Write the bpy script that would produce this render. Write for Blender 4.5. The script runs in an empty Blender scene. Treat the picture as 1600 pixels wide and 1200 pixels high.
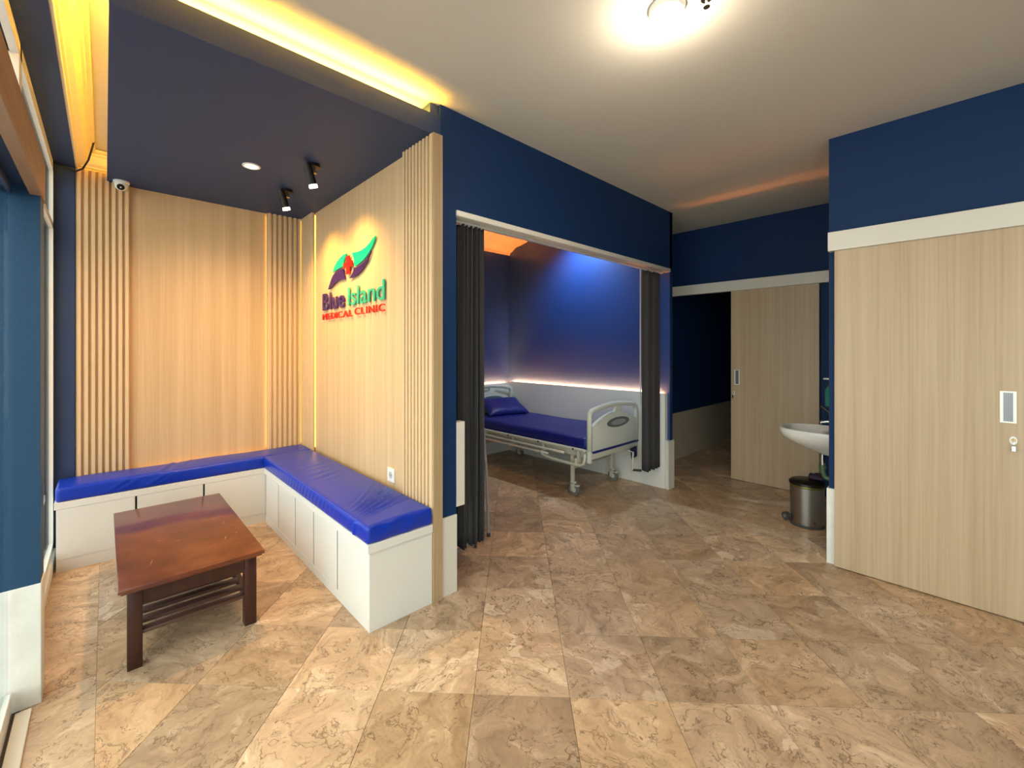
import bpy, bmesh, math, random
from mathutils import Vector, Matrix
random.seed(7)
S = bpy.context.scene
COL = S.collection
PI = math.pi

# ------------------------------------------------------------------ camera, world, light, exposure
cam = bpy.data.cameras.new('camera'); camo = bpy.data.objects.new('camera', cam); COL.objects.link(camo)
camo.location = (0, 0, 1.446)
camo.rotation_euler = (math.radians(90), 0, math.radians(47.56 - 90))
cam.sensor_width = 36; cam.lens = 667.2 / 1600 * 36
cam.shift_x = (800 - 774.3) / 1600; cam.shift_y = -(600 - 545.4) / 1600
cam.clip_start = 0.01
S.camera = camo
S.view_settings.view_transform = 'Standard'; S.view_settings.look = 'None'
S.view_settings.exposure = 0.05; S.view_settings.gamma = 1.0; S.view_settings.use_curve_mapping = False

W = bpy.data.worlds.new('sky'); S.world = W; W.use_nodes = True
nt = W.node_tree; bg = nt.nodes['Background']
bg.inputs['Color'].default_value = (1.0, 0.985, 0.96, 1); bg.inputs['Strength'].default_value = 4.0

def link_light(name, d, loc, rot=(0, 0, 0)):
    o = bpy.data.objects.new(name, d); COL.objects.link(o); o.location = loc; o.rotation_euler = rot; return o
def portal(name, loc, rot, sx, sy):
    d = bpy.data.lights.new(name, 'AREA'); d.shape = 'RECTANGLE'; d.size = sx; d.size_y = sy
    d.cycles.is_portal = True
    return link_light(name, d, loc, rot)
def aim(p, q):
    return (Vector(q) - Vector(p)).to_track_quat('-Z', 'Y').to_euler()
def spot(name, p, q, power, col, size, blend=0.6, rad=0.03):
    d = bpy.data.lights.new(name, 'SPOT'); d.energy = power; d.color = col; d.spot_size = size; d.spot_blend = blend
    d.shadow_soft_size = rad
    return link_light(name, d, p, aim(p, q))
# daylight comes in through the glazed street front (x = -0.3); portals only help sampling the sky
portal('daylight_portal_front', (-0.42, -0.9, 1.35), (0, -PI / 2, 0), 2.7, 6.8)
portal('daylight_portal_window', (-0.42, 3.42, 1.4), (0, -PI / 2, 0), 2.6, 1.5)

WARM = (1.0, 0.56, 0.10); AMBER = (1.0, 0.44, 0.02)
spot('spot_lamp_near', (1.068, 2.945, 2.50), (1.42, 3.05, 1.75), 36, WARM, math.radians(110), 1.0, 0.05)
spot('spot_lamp_far', (1.080, 3.552, 2.50), (1.42, 3.60, 1.75), 36, WARM, math.radians(110), 1.0, 0.05)
spot('downlight_lamp', (0.727, 3.23, 2.665), (0.727, 3.23, 0), 125, (1, 0.60, 0.24), math.radians(150), 0.8, 0.04)
def bulb(name, p, power, col, rad):
    d = bpy.data.lights.new(name, 'POINT'); d.energy = power; d.color = col; d.shadow_soft_size = rad
    return link_light(name, d, p)
spot('ceiling_spot', (1.729, 0.832, 2.80), (1.729, 0.832, 0), 42, (1, 0.84, 0.62), math.radians(165), 0.9, 0.07)
bulb('ceiling_lamp', (1.729, 0.832, 2.77), 11, (1, 0.84, 0.62), 0.05)
bulb('unseen_lamp_rear', (1.729, -1.5, 2.76), 25, (1, 0.84, 0.62), 0.05)  # unseen lamp assumed behind the camera, added without a fixture
spot('bay_lamp', (3.92, 3.10, 2.90), (4.32, 3.10, 1.85), 120, (0.50, 0.82, 1.0), math.radians(125), 1.0, 0.05)

# ------------------------------------------------------------------ materials
def mat(name):
    m = bpy.data.materials.new(name); m.use_nodes = True
    n = m.node_tree; b = n.nodes['Principled BSDF']; return m, n, b
def N(n, t, **k):
    x = n.nodes.new(t)
    for a, v in k.items(): setattr(x, a, v)
    return x
def plain(name, col, rough=0.5, metal=0.0, bump=0.0, bscale=60, var=0.0, vscale=3, spec=0.5):
    m, n, b = mat(name)
    b.inputs['Base Color'].default_value = (*col, 1); b.inputs['Roughness'].default_value = rough
    b.inputs['Metallic'].default_value = metal; b.inputs['Specular IOR Level'].default_value = spec
    tc = N(n, 'ShaderNodeTexCoord')
    if var:
        no = N(n, 'ShaderNodeTexNoise'); no.inputs['Scale'].default_value = vscale; no.inputs['Detail'].default_value = 6
        n.links.new(tc.outputs['Object'], no.inputs['Vector'])
        mx = N(n, 'ShaderNodeMix', data_type='RGBA')
        n.links.new(no.outputs['Fac'], mx.inputs[0])
        mx.inputs[6].default_value = (*[c * (1 - var) for c in col], 1); mx.inputs[7].default_value = (*[min(1, c * (1 + var)) for c in col], 1)
        n.links.new(mx.outputs[2], b.inputs['Base Color'])
    if bump:
        no = N(n, 'ShaderNodeTexNoise'); no.inputs['Scale'].default_value = bscale; no.inputs['Detail'].default_value = 4
        n.links.new(tc.outputs['Object'], no.inputs['Vector'])
        bp = N(n, 'ShaderNodeBump'); bp.inputs['Strength'].default_value = bump; bp.inputs['Distance'].default_value = 0.01
        n.links.new(no.outputs['Fac'], bp.inputs['Height']); n.links.new(bp.outputs['Normal'], b.inputs['Normal'])
    return m
def emis(name, col, st):
    m, n, b = mat(name); n.nodes.remove(b)
    e = N(n, 'ShaderNodeEmission'); e.inputs['Color'].default_value = (*col, 1); e.inputs['Strength'].default_value = st
    n.links.new(e.outputs[0], n.nodes['Material Output'].inputs[0]); return m
def wood(name, c1, c2, c3, rough=0.45, sx=55, sz=1.3, axis='z', coat=0.0):
    m, n, b = mat(name)
    tc = N(n, 'ShaderNodeTexCoord'); mp = N(n, 'ShaderNodeMapping')
    sc = {'z': (sx, sx, sz), 'y': (sx, sz, sx), 'x': (sz, sx, sx)}[axis]
    mp.inputs['Scale'].default_value = sc
    oi = N(n, 'ShaderNodeObjectInfo'); n.links.new(tc.outputs['Object'], mp.inputs['Vector'])
    ml = N(n, 'ShaderNodeMath', operation='MULTIPLY'); ml.inputs[1].default_value = 40; n.links.new(oi.outputs['Random'], ml.inputs[0])
    cx = N(n, 'ShaderNodeCombineXYZ'); n.links.new(ml.outputs[0], cx.inputs[0]); n.links.new(ml.outputs[0], cx.inputs[2])
    n.links.new(cx.outputs[0], mp.inputs['Location'])
    n1 = N(n, 'ShaderNodeTexNoise'); n1.inputs['Scale'].default_value = 1; n1.inputs['Detail'].default_value = 6; n1.inputs['Roughness'].default_value = 0.65
    n.links.new(mp.outputs[0], n1.inputs['Vector'])
    mp2 = N(n, 'ShaderNodeMapping'); mp2.inputs['Scale'].default_value = tuple(v / 6 for v in sc)
    n.links.new(tc.outputs['Object'], mp2.inputs['Vector'])
    n2 = N(n, 'ShaderNodeTexNoise'); n2.inputs['Scale'].default_value = 1; n2.inputs['Detail'].default_value = 3
    n.links.new(mp2.outputs[0], n2.inputs['Vector'])
    ad = N(n, 'ShaderNodeMath', operation='ADD'); n.links.new(n1.outputs['Fac'], ad.inputs[0]); n.links.new(n2.outputs['Fac'], ad.inputs[1])
    hf = N(n, 'ShaderNodeMath', operation='MULTIPLY'); hf.inputs[1].default_value = 0.5; n.links.new(ad.outputs[0], hf.inputs[0])
    cr = N(n, 'ShaderNodeValToRGB'); e = cr.color_ramp.elements
    e[0].position = 0.36; e[0].color = (*c1, 1); e[1].position = 0.64; e[1].color = (*c3, 1)
    x = cr.color_ramp.elements.new(0.5); x.color = (*c2, 1)
    n.links.new(hf.outputs[0], cr.inputs[0]); n.links.new(cr.outputs[0], b.inputs['Base Color'])
    b.inputs['Roughness'].default_value = rough; b.inputs['Coat Weight'].default_value = coat
    bp = N(n, 'ShaderNodeBump'); bp.inputs['Strength'].default_value = 0.08; bp.inputs['Distance'].default_value = 0.003
    n.links.new(n1.outputs['Fac'], bp.inputs['Height']); n.links.new(bp.outputs['Normal'], b.inputs['Normal'])
    return m
def marble():
    m, n, b = mat('marble_tile')
    tc = N(n, 'ShaderNodeTexCoord'); oi = N(n, 'ShaderNodeObjectInfo')
    rnd = N(n, 'ShaderNodeTexWhiteNoise', noise_dimensions='1D'); n.links.new(oi.outputs['Random'], rnd.inputs['W'])
    vs = N(n, 'ShaderNodeVectorMath', operation='SCALE'); vs.inputs[3].default_value = 30; n.links.new(rnd.outputs['Color'], vs.inputs[0])
    rt = N(n, 'ShaderNodeVectorRotate', rotation_type='Z_AXIS'); n.links.new(tc.outputs['Object'], rt.inputs['Vector'])
    an = N(n, 'ShaderNodeMath', operation='MULTIPLY'); an.inputs[1].default_value = 6.28; n.links.new(rnd.outputs['Value'], an.inputs[0]); n.links.new(an.outputs[0], rt.inputs['Angle'])
    va = N(n, 'ShaderNodeVectorMath', operation='ADD'); n.links.new(rt.outputs[0], va.inputs[0]); n.links.new(vs.outputs[0], va.inputs[1])
    # warp
    w = N(n, 'ShaderNodeTexNoise'); w.inputs['Scale'].default_value = 3.2; w.inputs['Detail'].default_value = 5
    n.links.new(va.outputs[0], w.inputs['Vector'])
    wc = N(n, 'ShaderNodeVectorMath', operation='SCALE'); wc.inputs[3].default_value = 0.55; n.links.new(w.outputs['Color'], wc.inputs[0])
    v2 = N(n, 'ShaderNodeVectorMath', operation='ADD'); n.links.new(va.outputs[0], v2.inputs[0]); n.links.new(wc.outputs[0], v2.inputs[1])
    # stretch for bands
    mp = N(n, 'ShaderNodeMapping'); mp.inputs['Scale'].default_value = (3.5, 8.5, 3); n.links.new(v2.outputs[0], mp.inputs['Vector'])
    c = N(n, 'ShaderNodeTexNoise'); c.inputs['Scale'].default_value = 1.0; c.inputs['Detail'].default_value = 11; c.inputs['Roughness'].default_value = 0.72
    n.links.new(mp.outputs[0], c.inputs['Vector'])
    cr = N(n, 'ShaderNodeValToRGB'); E = cr.color_ramp.elements
    E[0].position = 0.30; E[0].color = (0.33, 0.212, 0.122, 1); E[1].position = 0.70; E[1].color = (0.86, 0.69, 0.50, 1)
    for p, q in ((0.43, (0.48, 0.318, 0.188)), (0.54, (0.585, 0.400, 0.245)), (0.62, (0.70, 0.50, 0.325))):
        x = E.new(p); x.color = (*q, 1)
    n.links.new(c.outputs['Fac'], cr.inputs[0])
    # veins: dark thin cracks
    mv = N(n, 'ShaderNodeMapping'); mv.inputs['Scale'].default_value = (5, 9.5, 4); n.links.new(v2.outputs[0], mv.inputs['Vector'])
    v = N(n, 'ShaderNodeTexNoise'); v.inputs['Scale'].default_value = 1.3; v.inputs['Detail'].default_value = 9; v.inputs['Roughness'].default_value = 0.6
    n.links.new(mv.outputs[0], v.inputs['Vector'])
    s = N(n, 'ShaderNodeMath', operation='SUBTRACT'); s.inputs[1].default_value = 0.5; n.links.new(v.outputs['Fac'], s.inputs[0])
    a = N(n, 'ShaderNodeMath', operation='ABSOLUTE'); n.links.new(s.outputs[0], a.inputs[0])
    vr = N(n, 'ShaderNodeMapRange'); vr.inputs[1].default_value = 0.0; vr.inputs[2].default_value = 0.016; vr.inputs[3].default_value = 1; vr.inputs[4].default_value = 0
    n.links.new(a.outputs[0], vr.inputs[0])
    # break the veins up
    br = N(n, 'ShaderNodeTexNoise'); br.inputs['Scale'].default_value = 7; br.inputs['Detail'].default_value = 4; n.links.new(va.outputs[0], br.inputs['Vector'])
    brr = N(n, 'ShaderNodeMapRange'); brr.inputs[1].default_value = 0.40; brr.inputs[2].default_value = 0.54; n.links.new(br.outputs['Fac'], brr.inputs[0])
    vm = N(n, 'ShaderNodeMath', operation='MULTIPLY'); n.links.new(vr.outputs[0], vm.inputs[0]); n.links.new(brr.outputs[0], vm.inputs[1])
    vk = N(n, 'ShaderNodeMath', operation='MULTIPLY'); vk.inputs[1].default_value = 0.85; n.links.new(vm.outputs[0], vk.inputs[0])
    # per-tile tint
    hs = N(n, 'ShaderNodeHueSaturation')
    r2 = N(n, 'ShaderNodeMapRange'); r2.inputs[3].default_value = 0.74; r2.inputs[4].default_value = 1.16
    n.links.new(rnd.outputs['Value'], r2.inputs[0]); n.links.new(r2.outputs[0], hs.inputs['Value'])
    sp = N(n, 'ShaderNodeSeparateColor'); n.links.new(rnd.outputs['Color'], sp.inputs[0])
    r3 = N(n, 'ShaderNodeMapRange'); r3.inputs[3].default_value = 0.86; r3.inputs[4].default_value = 1.02
    n.links.new(sp.outputs[1], r3.inputs[0]); n.links.new(r3.outputs[0], hs.inputs['Saturation'])
    pn_ = N(n, 'ShaderNodeTexNoise'); pn_.inputs['Scale'].default_value = 3.4; pn_.inputs['Detail'].default_value = 3; pn_.inputs['Distortion'].default_value = 0.6
    n.links.new(v2.outputs[0], pn_.inputs['Vector'])
    pr_ = N(n, 'ShaderNodeMapRange'); pr_.inputs[1].default_value = 0.645; pr_.inputs[2].default_value = 0.675; pr_.inputs[4].default_value = 0.55; n.links.new(pn_.outputs['Fac'], pr_.inputs[0])
    pm_ = N(n, 'ShaderNodeMix', data_type='RGBA'); n.links.new(pr_.outputs[0], pm_.inputs[0]); n.links.new(cr.outputs[0], pm_.inputs[6]); pm_.inputs[7].default_value = (0.84, 0.65, 0.46, 1)
    n.links.new(pm_.outputs[2], hs.inputs['Color'])
    # short broken pits: fine cellular cracks
    vo = N(n, 'ShaderNodeTexVoronoi', feature='DISTANCE_TO_EDGE'); vo.inputs['Scale'].default_value = 7
    w2 = N(n, 'ShaderNodeTexNoise'); w2.inputs['Scale'].default_value = 16; w2.inputs['Detail'].default_value = 4; n.links.new(va.outputs[0], w2.inputs['Vector'])
    w2s = N(n, 'ShaderNodeVectorMath', operation='SCALE'); w2s.inputs[3].default_value = 0.16; n.links.new(w2.outputs['Color'], w2s.inputs[0])
    mq = N(n, 'ShaderNodeMapping'); mq.inputs['Scale'].default_value = (0.8, 1.7, 1); n.links.new(v2.outputs[0], mq.inputs['Vector'])
    v3 = N(n, 'ShaderNodeVectorMath', operation='ADD'); n.links.new(mq.outputs[0], v3.inputs[0]); n.links.new(w2s.outputs[0], v3.inputs[1])
    n.links.new(v3.outputs[0], vo.inputs['Vector'])
    vo2 = N(n, 'ShaderNodeMapRange'); vo2.inputs[1].default_value = 0.006; vo2.inputs[2].default_value = 0.034; vo2.inputs[3].default_value = 1; vo2.inputs[4].default_value = 0; n.links.new(vo.outputs['Distance'], vo2.inputs[0])
    b3 = N(n, 'ShaderNodeTexNoise'); b3.inputs['Scale'].default_value = 11; b3.inputs['Detail'].default_value = 3; n.links.new(v2.outputs[0], b3.inputs['Vector'])
    b4 = N(n, 'ShaderNodeMapRange'); b4.inputs[1].default_value = 0.47; b4.inputs[2].default_value = 0.60; n.links.new(b3.outputs['Fac'], b4.inputs[0])
    pm = N(n, 'ShaderNodeMath', operation='MULTIPLY'); n.links.new(vo2.outputs[0], pm.inputs[0]); n.links.new(b4.outputs[0], pm.inputs[1])
    pk = N(n, 'ShaderNodeMath', operation='MULTIPLY'); pk.inputs[1].default_value = 0.8; n.links.new(pm.outputs[0], pk.inputs[0])
    vmax = N(n, 'ShaderNodeMath', operation='MAXIMUM'); n.links.new(vk.outputs[0], vmax.inputs[0]); n.links.new(pk.outputs[0], vmax.inputs[1]); vk = vmax
    mx = N(n, 'ShaderNodeMix', data_type='RGBA'); n.links.new(vk.outputs[0], mx.inputs[0]); n.links.new(hs.outputs[0], mx.inputs[6]); mx.inputs[7].default_value = (0.13, 0.075, 0.038, 1)
    n.links.new(mx.outputs[2], b.inputs['Base Color'])
    rr = N(n, 'ShaderNodeMapRange'); rr.inputs[3].default_value = 0.26; rr.inputs[4].default_value = 0.46; n.links.new(w.outputs['Fac'], rr.inputs[0]); n.links.new(rr.outputs[0], b.inputs['Roughness'])
    bp = N(n, 'ShaderNodeBump'); bp.invert = True; bp.inputs['Strength'].default_value = 0.25; bp.inputs['Distance'].default_value = 0.002
    n.links.new(vm.outputs[0], bp.inputs['Height']); n.links.new(bp.outputs['Normal'], b.inputs['Normal'])
    return m
def glass(name, tint=(0.96, 0.98, 0.97)):
    m, n, b = mat(name); n.nodes.remove(b)
    t = N(n, 'ShaderNodeBsdfTransparent'); t.inputs[0].default_value = (*tint, 1)
    g = N(n, 'ShaderNodeBsdfGlossy'); g.inputs['Roughness'].default_value = 0.03
    lw = N(n, 'ShaderNodeLayerWeight'); pw = N(n, 'ShaderNodeMath', operation='POWER'); pw.inputs[1].default_value = 5; n.links.new(lw.outputs['Facing'], pw.inputs[0])
    fr = N(n, 'ShaderNodeMapRange'); fr.inputs[3].default_value = 0.04; fr.inputs[4].default_value = 0.9; n.links.new(pw.outputs[0], fr.inputs[0])
    mx = N(n, 'ShaderNodeMixShader'); n.links.new(fr.outputs[0], mx.inputs[0]); n.links.new(t.outputs[0], mx.inputs[1]); n.links.new(g.outputs[0], mx.inputs[2])
    n.links.new(mx.outputs[0], n.nodes['Material Output'].inputs[0]); return m

M = {}
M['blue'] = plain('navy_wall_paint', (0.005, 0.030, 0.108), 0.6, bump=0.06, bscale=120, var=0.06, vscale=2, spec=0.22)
M['blue_bay'] = plain('bay_lit_navy_paint', (0.010, 0.044, 0.20), 0.36, bump=0.05, bscale=120, spec=0.8)  # same navy paint, with the bay's cool lamp light put into the colour
M['slate'] = plain('slate_blue_ceiling_paint', (0.015, 0.040, 0.118), 0.6, bump=0.05, bscale=120)
M['white_wall'] = plain('white_skirting', (0.72, 0.70, 0.64), 0.35, bump=0.05, bscale=30, var=0.05)
M['cream_wall'] = plain('cream_skirting', (0.50, 0.43, 0.33), 0.5)
M['worn_white'] = plain('chipped_white_paint', (0.80, 0.80, 0.76), 0.5, bump=0.5, bscale=14, var=0.16, vscale=9)
M['ceil'] = plain('white_ceiling_paint', (0.70, 0.665, 0.60), 0.8, bump=0.05, bscale=90, var=0.03)
M['crown'] = plain('old_cream_moulding', (0.80, 0.68, 0.46), 0.55, bump=0.25, bscale=25, var=0.08, vscale=12)
M['oak'] = wood('oak_veneer', (0.55, 0.375, 0.20), (0.62, 0.435, 0.245), (0.70, 0.51, 0.30), 0.42, 110, 1.2)
M['oak_door'] = wood('oak_door_laminate', (0.43, 0.310, 0.195), (0.50, 0.375, 0.245), (0.56, 0.43, 0.295), 0.4, 80, 1.0)
M['oak_slat'] = wood('oak_slat', (0.66, 0.475, 0.275), (0.69, 0.50, 0.295), (0.72, 0.53, 0.32), 0.42, 180, 0.8)
M['white_lam'] = plain('white_laminate', (0.76, 0.76, 0.74), 0.25)
M['grey_lam'] = plain('pale_laminate', (0.70, 0.69, 0.66), 0.3)
M['black'] = plain('black_metal', (0.018, 0.014, 0.012), 0.35, 0.6)
M['dark'] = plain('dark_gap', (0.01, 0.01, 0.01), 0.8)
M['brass'] = plain('bronze_metal', (0.45, 0.33, 0.18), 0.3, 1)
M['chrome'] = plain('chrome', (0.75, 0.75, 0.76), 0.15, 1)
M['steel'] = plain('brushed_steel', (0.34, 0.34, 0.33), 0.30, 1)
M['alu'] = plain('satin_aluminium', (0.78, 0.78, 0.76), 0.35, 0.3)
M['ceramic'] = plain('white_ceramic', (0.82, 0.82, 0.80), 0.08)
M['plastic_w'] = plain('white_plastic', (0.78, 0.79, 0.77), 0.3)
M['abs'] = plain('bed_plastic', (0.66, 0.70, 0.66), 0.35)
M['bed_metal'] = plain('cream_enamel', (0.58, 0.57, 0.49), 0.35)
M['teal'] = plain('teal_plastic', (0.05, 0.16, 0.17), 0.4)
M['greyoval'] = plain('grey_plastic', (0.14, 0.15, 0.16), 0.4)
M['greydim'] = plain('dim_grey_plastic', (0.32, 0.33, 0.35), 0.5)
M['rubber'] = plain('dark_rubber', (0.05, 0.05, 0.055), 0.6)
M['castergrey'] = plain('grey_caster', (0.16, 0.16, 0.16), 0.5)
M['leather'] = plain('royal_blue_leatherette', (0.003, 0.032, 0.42), 0.30, bump=0.12, bscale=220, spec=0.4)
M['sheet'] = plain('navy_mattress_cover', (0.003, 0.010, 0.17), 0.45, bump=0.15, bscale=60)
M['curtain'] = plain('charcoal_curtain', (0.040, 0.038, 0.042), 0.75, bump=0.3, bscale=400)
M['curt_lt'] = plain('pale_curtain_tape', (0.6, 0.6, 0.62), 0.6)
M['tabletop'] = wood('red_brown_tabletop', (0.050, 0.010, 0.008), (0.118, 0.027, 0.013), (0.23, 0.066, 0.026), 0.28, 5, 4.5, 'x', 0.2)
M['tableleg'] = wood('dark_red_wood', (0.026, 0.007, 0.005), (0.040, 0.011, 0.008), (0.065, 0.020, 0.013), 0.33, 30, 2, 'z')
M['slatwood'] = wood('lightened_dark_wood', (0.05, 0.022, 0.017), (0.075, 0.034, 0.026), (0.11, 0.052, 0.040), 0.4, 30, 2, 'x')  # table wood with extra light put into its colour so the slats show
M['beam'] = wood('brown_beam', (0.20, 0.105, 0.055), (0.28, 0.155, 0.085), (0.36, 0.21, 0.12), 0.5, 16, 1.2, 'y')
M['marble'] = marble()
M['grout'] = plain('dark_grout', (0.07, 0.05, 0.033), 0.8)
M['concrete'] = plain('outdoor_paving', (0.42, 0.42, 0.40), 0.8, var=0.1)
M['green_led'] = plain('emerald_acrylic', (0.0, 0.62, 0.33), 0.25)
M['purple'] = plain('purple_acrylic', (0.032, 0.006, 0.11), 0.25)
M['green_txt'] = plain('sea_green_acrylic', (0.03, 0.42, 0.26), 0.25)
M['red'] = plain('red_acrylic', (0.75, 0.010, 0.008), 0.25)
M['olive'] = plain('olive_metal', (0.22, 0.21, 0.08), 0.35, 0.9)
M['greenpipe'] = plain('green_pipe', (0.06, 0.12, 0.06), 0.35)
M['darkpurple'] = plain('dark_purple_cloth', (0.030, 0.016, 0.045), 0.8, bump=0.4, bscale=50)
M['bottle_g'] = plain('teal_bottle', (0.02, 0.22, 0.17), 0.2)
M['worn'] = plain('worn_lacquer', (0.60, 0.36, 0.20), 0.6)
M['glass'] = glass('clear_glass'); M['glass_green'] = glass('green_edge_glass', (0.90, 0.965, 0.94))
M['led_amber'] = emis('amber_led', (1.0, 0.5, 0.04), 330); M['led_amber_soft'] = emis('amber_led_soft', AMBER, 11)
M['led_warm'] = emis('warm_white_led', (1.0, 0.28, 0.055), 620)
M['lamp_warm'] = emis('warm_lamp_glass', (1.0, 0.80, 0.48), 7); M['lamp_white'] = emis('lamp_glass', (1.0, 0.82, 0.50), 2.2)
M['lamp_down'] = emis('downlight_glass', (1.0, 0.66, 0.42), 7)

# ------------------------------------------------------------------ mesh helpers
class B:
    def __init__(s): s.m = bmesh.new()
    def box(s, x0, x1, y0, y1, z0, z1, bev=0.0):
        r = bmesh.ops.create_cube(s.m, size=1)
        vs = r['verts']
        for v in vs: v.co = Vector(((x0 + x1) / 2 + v.co.x * (x1 - x0), (y0 + y1) / 2 + v.co.y * (y1 - y0), (z0 + z1) / 2 + v.co.z * (z1 - z0)))
        if bev > 0:
            es = {e for v in vs for e in v.link_edges}
            bmesh.ops.bevel(s.m, geom=list(es), offset=bev, segments=2, affect='EDGES', profile=0.5)
        return s
    def cyl(s, p, q, r, r2=None, n=20, cap=True):
        p, q = Vector(p), Vector(q); d = q - p; r2 = r if r2 is None else r2
        R = d.to_track_quat('Z', 'Y').to_matrix().to_4x4()
        bmesh.ops.create_cone(s.m, cap_ends=cap, segments=n, radius1=r, radius2=r2, depth=d.length, matrix=Matrix.Translation((p + q) / 2) @ R)
        return s
    def lathe(s, c, prof, n=32, ax='Z'):
        c = Vector(c); rings = []
        for (r, h) in prof:
            ring = []
            for k in range(n):
                a = 2 * PI * k / n
                v = Vector((r * math.cos(a), r * math.sin(a), h))
                if ax == 'X': v = Vector((v.z, v.x, v.y))
                if ax == 'Y': v = Vector((v.x, v.z, v.y))
                ring.append(s.m.verts.new(c + v))
            rings.append(ring)
        for a, b in zip(rings, rings[1:]):
            for k in range(n): s.m.faces.new((a[k], a[(k + 1) % n], b[(k + 1) % n], b[k]))
        for ring in (rings[0], rings[-1]):
            try: s.m.faces.new(ring)
            except Exception: pass
        return s
    def tube(s, pts, r, n=10):
        pts = [Vector(p) for p in pts]; rings = []; up = None
        for i, p in enumerate(pts):
            t = (pts[min(i + 1, len(pts) - 1)] - pts[max(i - 1, 0)]).normalized()
            if up is None: up = Vector((0, 0, 1)) if abs(t.z) < 0.9 else Vector((1, 0, 0))
            a = t.cross(up).normalized(); b2 = a.cross(t).normalized(); up = b2
            rings.append([s.m.verts.new(p + (a * math.cos(2 * PI * k / n) + b2 * math.sin(2 * PI * k / n)) * r) for k in range(n)])
        for a, b2 in zip(rings, rings[1:]):
            for k in range(n): s.m.faces.new((a[k], a[(k + 1) % n], b2[(k + 1) % n], b2[k]))
        s.m.faces.new(rings[0]); s.m.faces.new(rings[-1]); return s
    def prism(s, poly, fn, bev=0.0):
        """poly: 2-D outline; fn(u, v, w) -> world point, w in (0, 1)"""
        a = [s.m.verts.new(fn(u, v, 0)) for u, v in poly]; b2 = [s.m.verts.new(fn(u, v, 1)) for u, v in poly]
        n = len(poly)
        f1 = s.m.faces.new(a); f2 = s.m.faces.new(list(reversed(b2)))
        for k in range(n): s.m.faces.new((a[k], b2[k], b2[(k + 1) % n], a[(k + 1) % n]))
        if bev:
            es = list(set(f1.edges) | set(f2.edges))
            bmesh.ops.bevel(s.m, geom=es, offset=bev, segments=2, affect='EDGES', profile=0.5)
        return s
    def build(s, name, m, parent=None, smooth=False, thick=None):
        bmesh.ops.recalc_face_normals(s.m, faces=s.m.faces)
        me = bpy.data.meshes.new(name)
        off = Vector((0, 0, 0)); q = parent
        while q is not None: off += q.location; q = q.parent
        if off.length: bmesh.ops.translate(s.m, verts=s.m.verts, vec=-off)
        s.m.to_mesh(me); s.m.free()
        me.materials.append(m if not isinstance(m, str) else M[m])
        o = bpy.data.objects.new(name, me); COL.objects.link(o)
        if parent is not None: o.parent = parent
        if smooth:
            try: me.shade_smooth()
            except Exception: pass
            if smooth != 'all':
                ang = math.radians(38)
                bm = bmesh.new(); bm.from_mesh(me)
                for e in bm.edges:
                    if len(e.link_faces) == 2 and e.calc_face_angle(0) > ang: e.smooth = False
                bm.to_mesh(me); bm.free()
        return o
def tag(o, label=None, cat=None, group=None, kind=None):
    if label: o['label'] = label
    if cat: o['category'] = cat
    if group: o['group'] = group
    if kind: o['kind'] = kind
    return o
def thing(name, loc, label, cat, group=None):
    o = bpy.data.objects.new(name, None); COL.objects.link(o); o.location = loc; o.empty_display_size = 0.05
    return tag(o, label, cat, group)
def struct(o): o['kind'] = 'structure'; return o
def box(name, m, x0, x1, y0, y1, z0, z1, parent=None, bev=0.0):
    return B().box(x0, x1, y0, y1, z0, z1, bev).build(name, m, parent, smooth=bool(bev))
def rbox(x0, x1, y0, y1, z0, z1, r, step, disp=None):
    """rounded box on a dense grid; disp(p, n) -> offset vector"""
    bm = bmesh.new(); L = (x1 - x0, y1 - y0, z1 - z0); nn = [max(2, int(l / step)) for l in L]; o = Vector((x0, y0, z0)); cache = {}
    def vert(i, j, k):
        key = (i, j, k)
        if key not in cache:
            p = o + Vector((L[0] * i / nn[0], L[1] * j / nn[1], L[2] * k / nn[2]))
            q = Vector((min(max(p.x, x0 + r), x1 - r), min(max(p.y, y0 + r), y1 - r), min(max(p.z, z0 + r), z1 - r)))
            d = p - q
            nrm = d.normalized() if d.length > 1e-9 else Vector((0, 0, 1))
            if d.length > 1e-9: p = q + nrm * r
            if disp: p = p + disp(p, nrm)
            cache[key] = bm.verts.new(p)
        return cache[key]
    for ax in range(3):
        u, v = [(1, 2), (0, 2), (0, 1)][ax]
        for side in (0, nn[ax]):
            for i in range(nn[u]):
                for j in range(nn[v]):
                    def K(a, b_):
                        t = [0, 0, 0]; t[ax] = side; t[u] = a; t[v] = b_; return vert(*t)
                    bm.faces.new((K(i, j), K(i + 1, j), K(i + 1, j + 1), K(i, j + 1)))
    b = B(); b.m.free(); b.m = bm; return b

CEIL = 2.87
# ------------------------------------------------------------------ floor and its tiles
floor = B().box(-0.45, 7.7, -3.1, 4.6, -0.06, -0.0035).build('floor', 'grout'); struct(floor)
CAMX, CAMY = 0.0, 0.0
cyw, syw = math.cos(math.radians(47.56)), math.sin(math.radians(47.56))
def pix(x, y, z=0):
    D = x * cyw + y * syw
    if D < 0.15: return None
    return (774.3 + 667.2 * (x * syw - y * cyw) / D, 545.4 - 667.2 * (z - 1.446) / D)
TS = 0.4; GX, GY = 1.1413, 1.3825; dg = math.sqrt(0.5)
def clip(poly, a, b, c):   # keep a*x+b*y >= c
    out = []
    for i in range(len(poly)):
        p, q = poly[i], poly[(i + 1) % len(poly)]
        fp = a * p[0] + b * p[1] - c; fq = a * q[0] + b * q[1] - c
        if fp >= 0: out.append(p)
        if (fp >= 0) != (fq >= 0):
            t = fp / (fp - fq); out.append((p[0] + (q[0] - p[0]) * t, p[1] + (q[1] - p[1]) * t))
    return out
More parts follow.
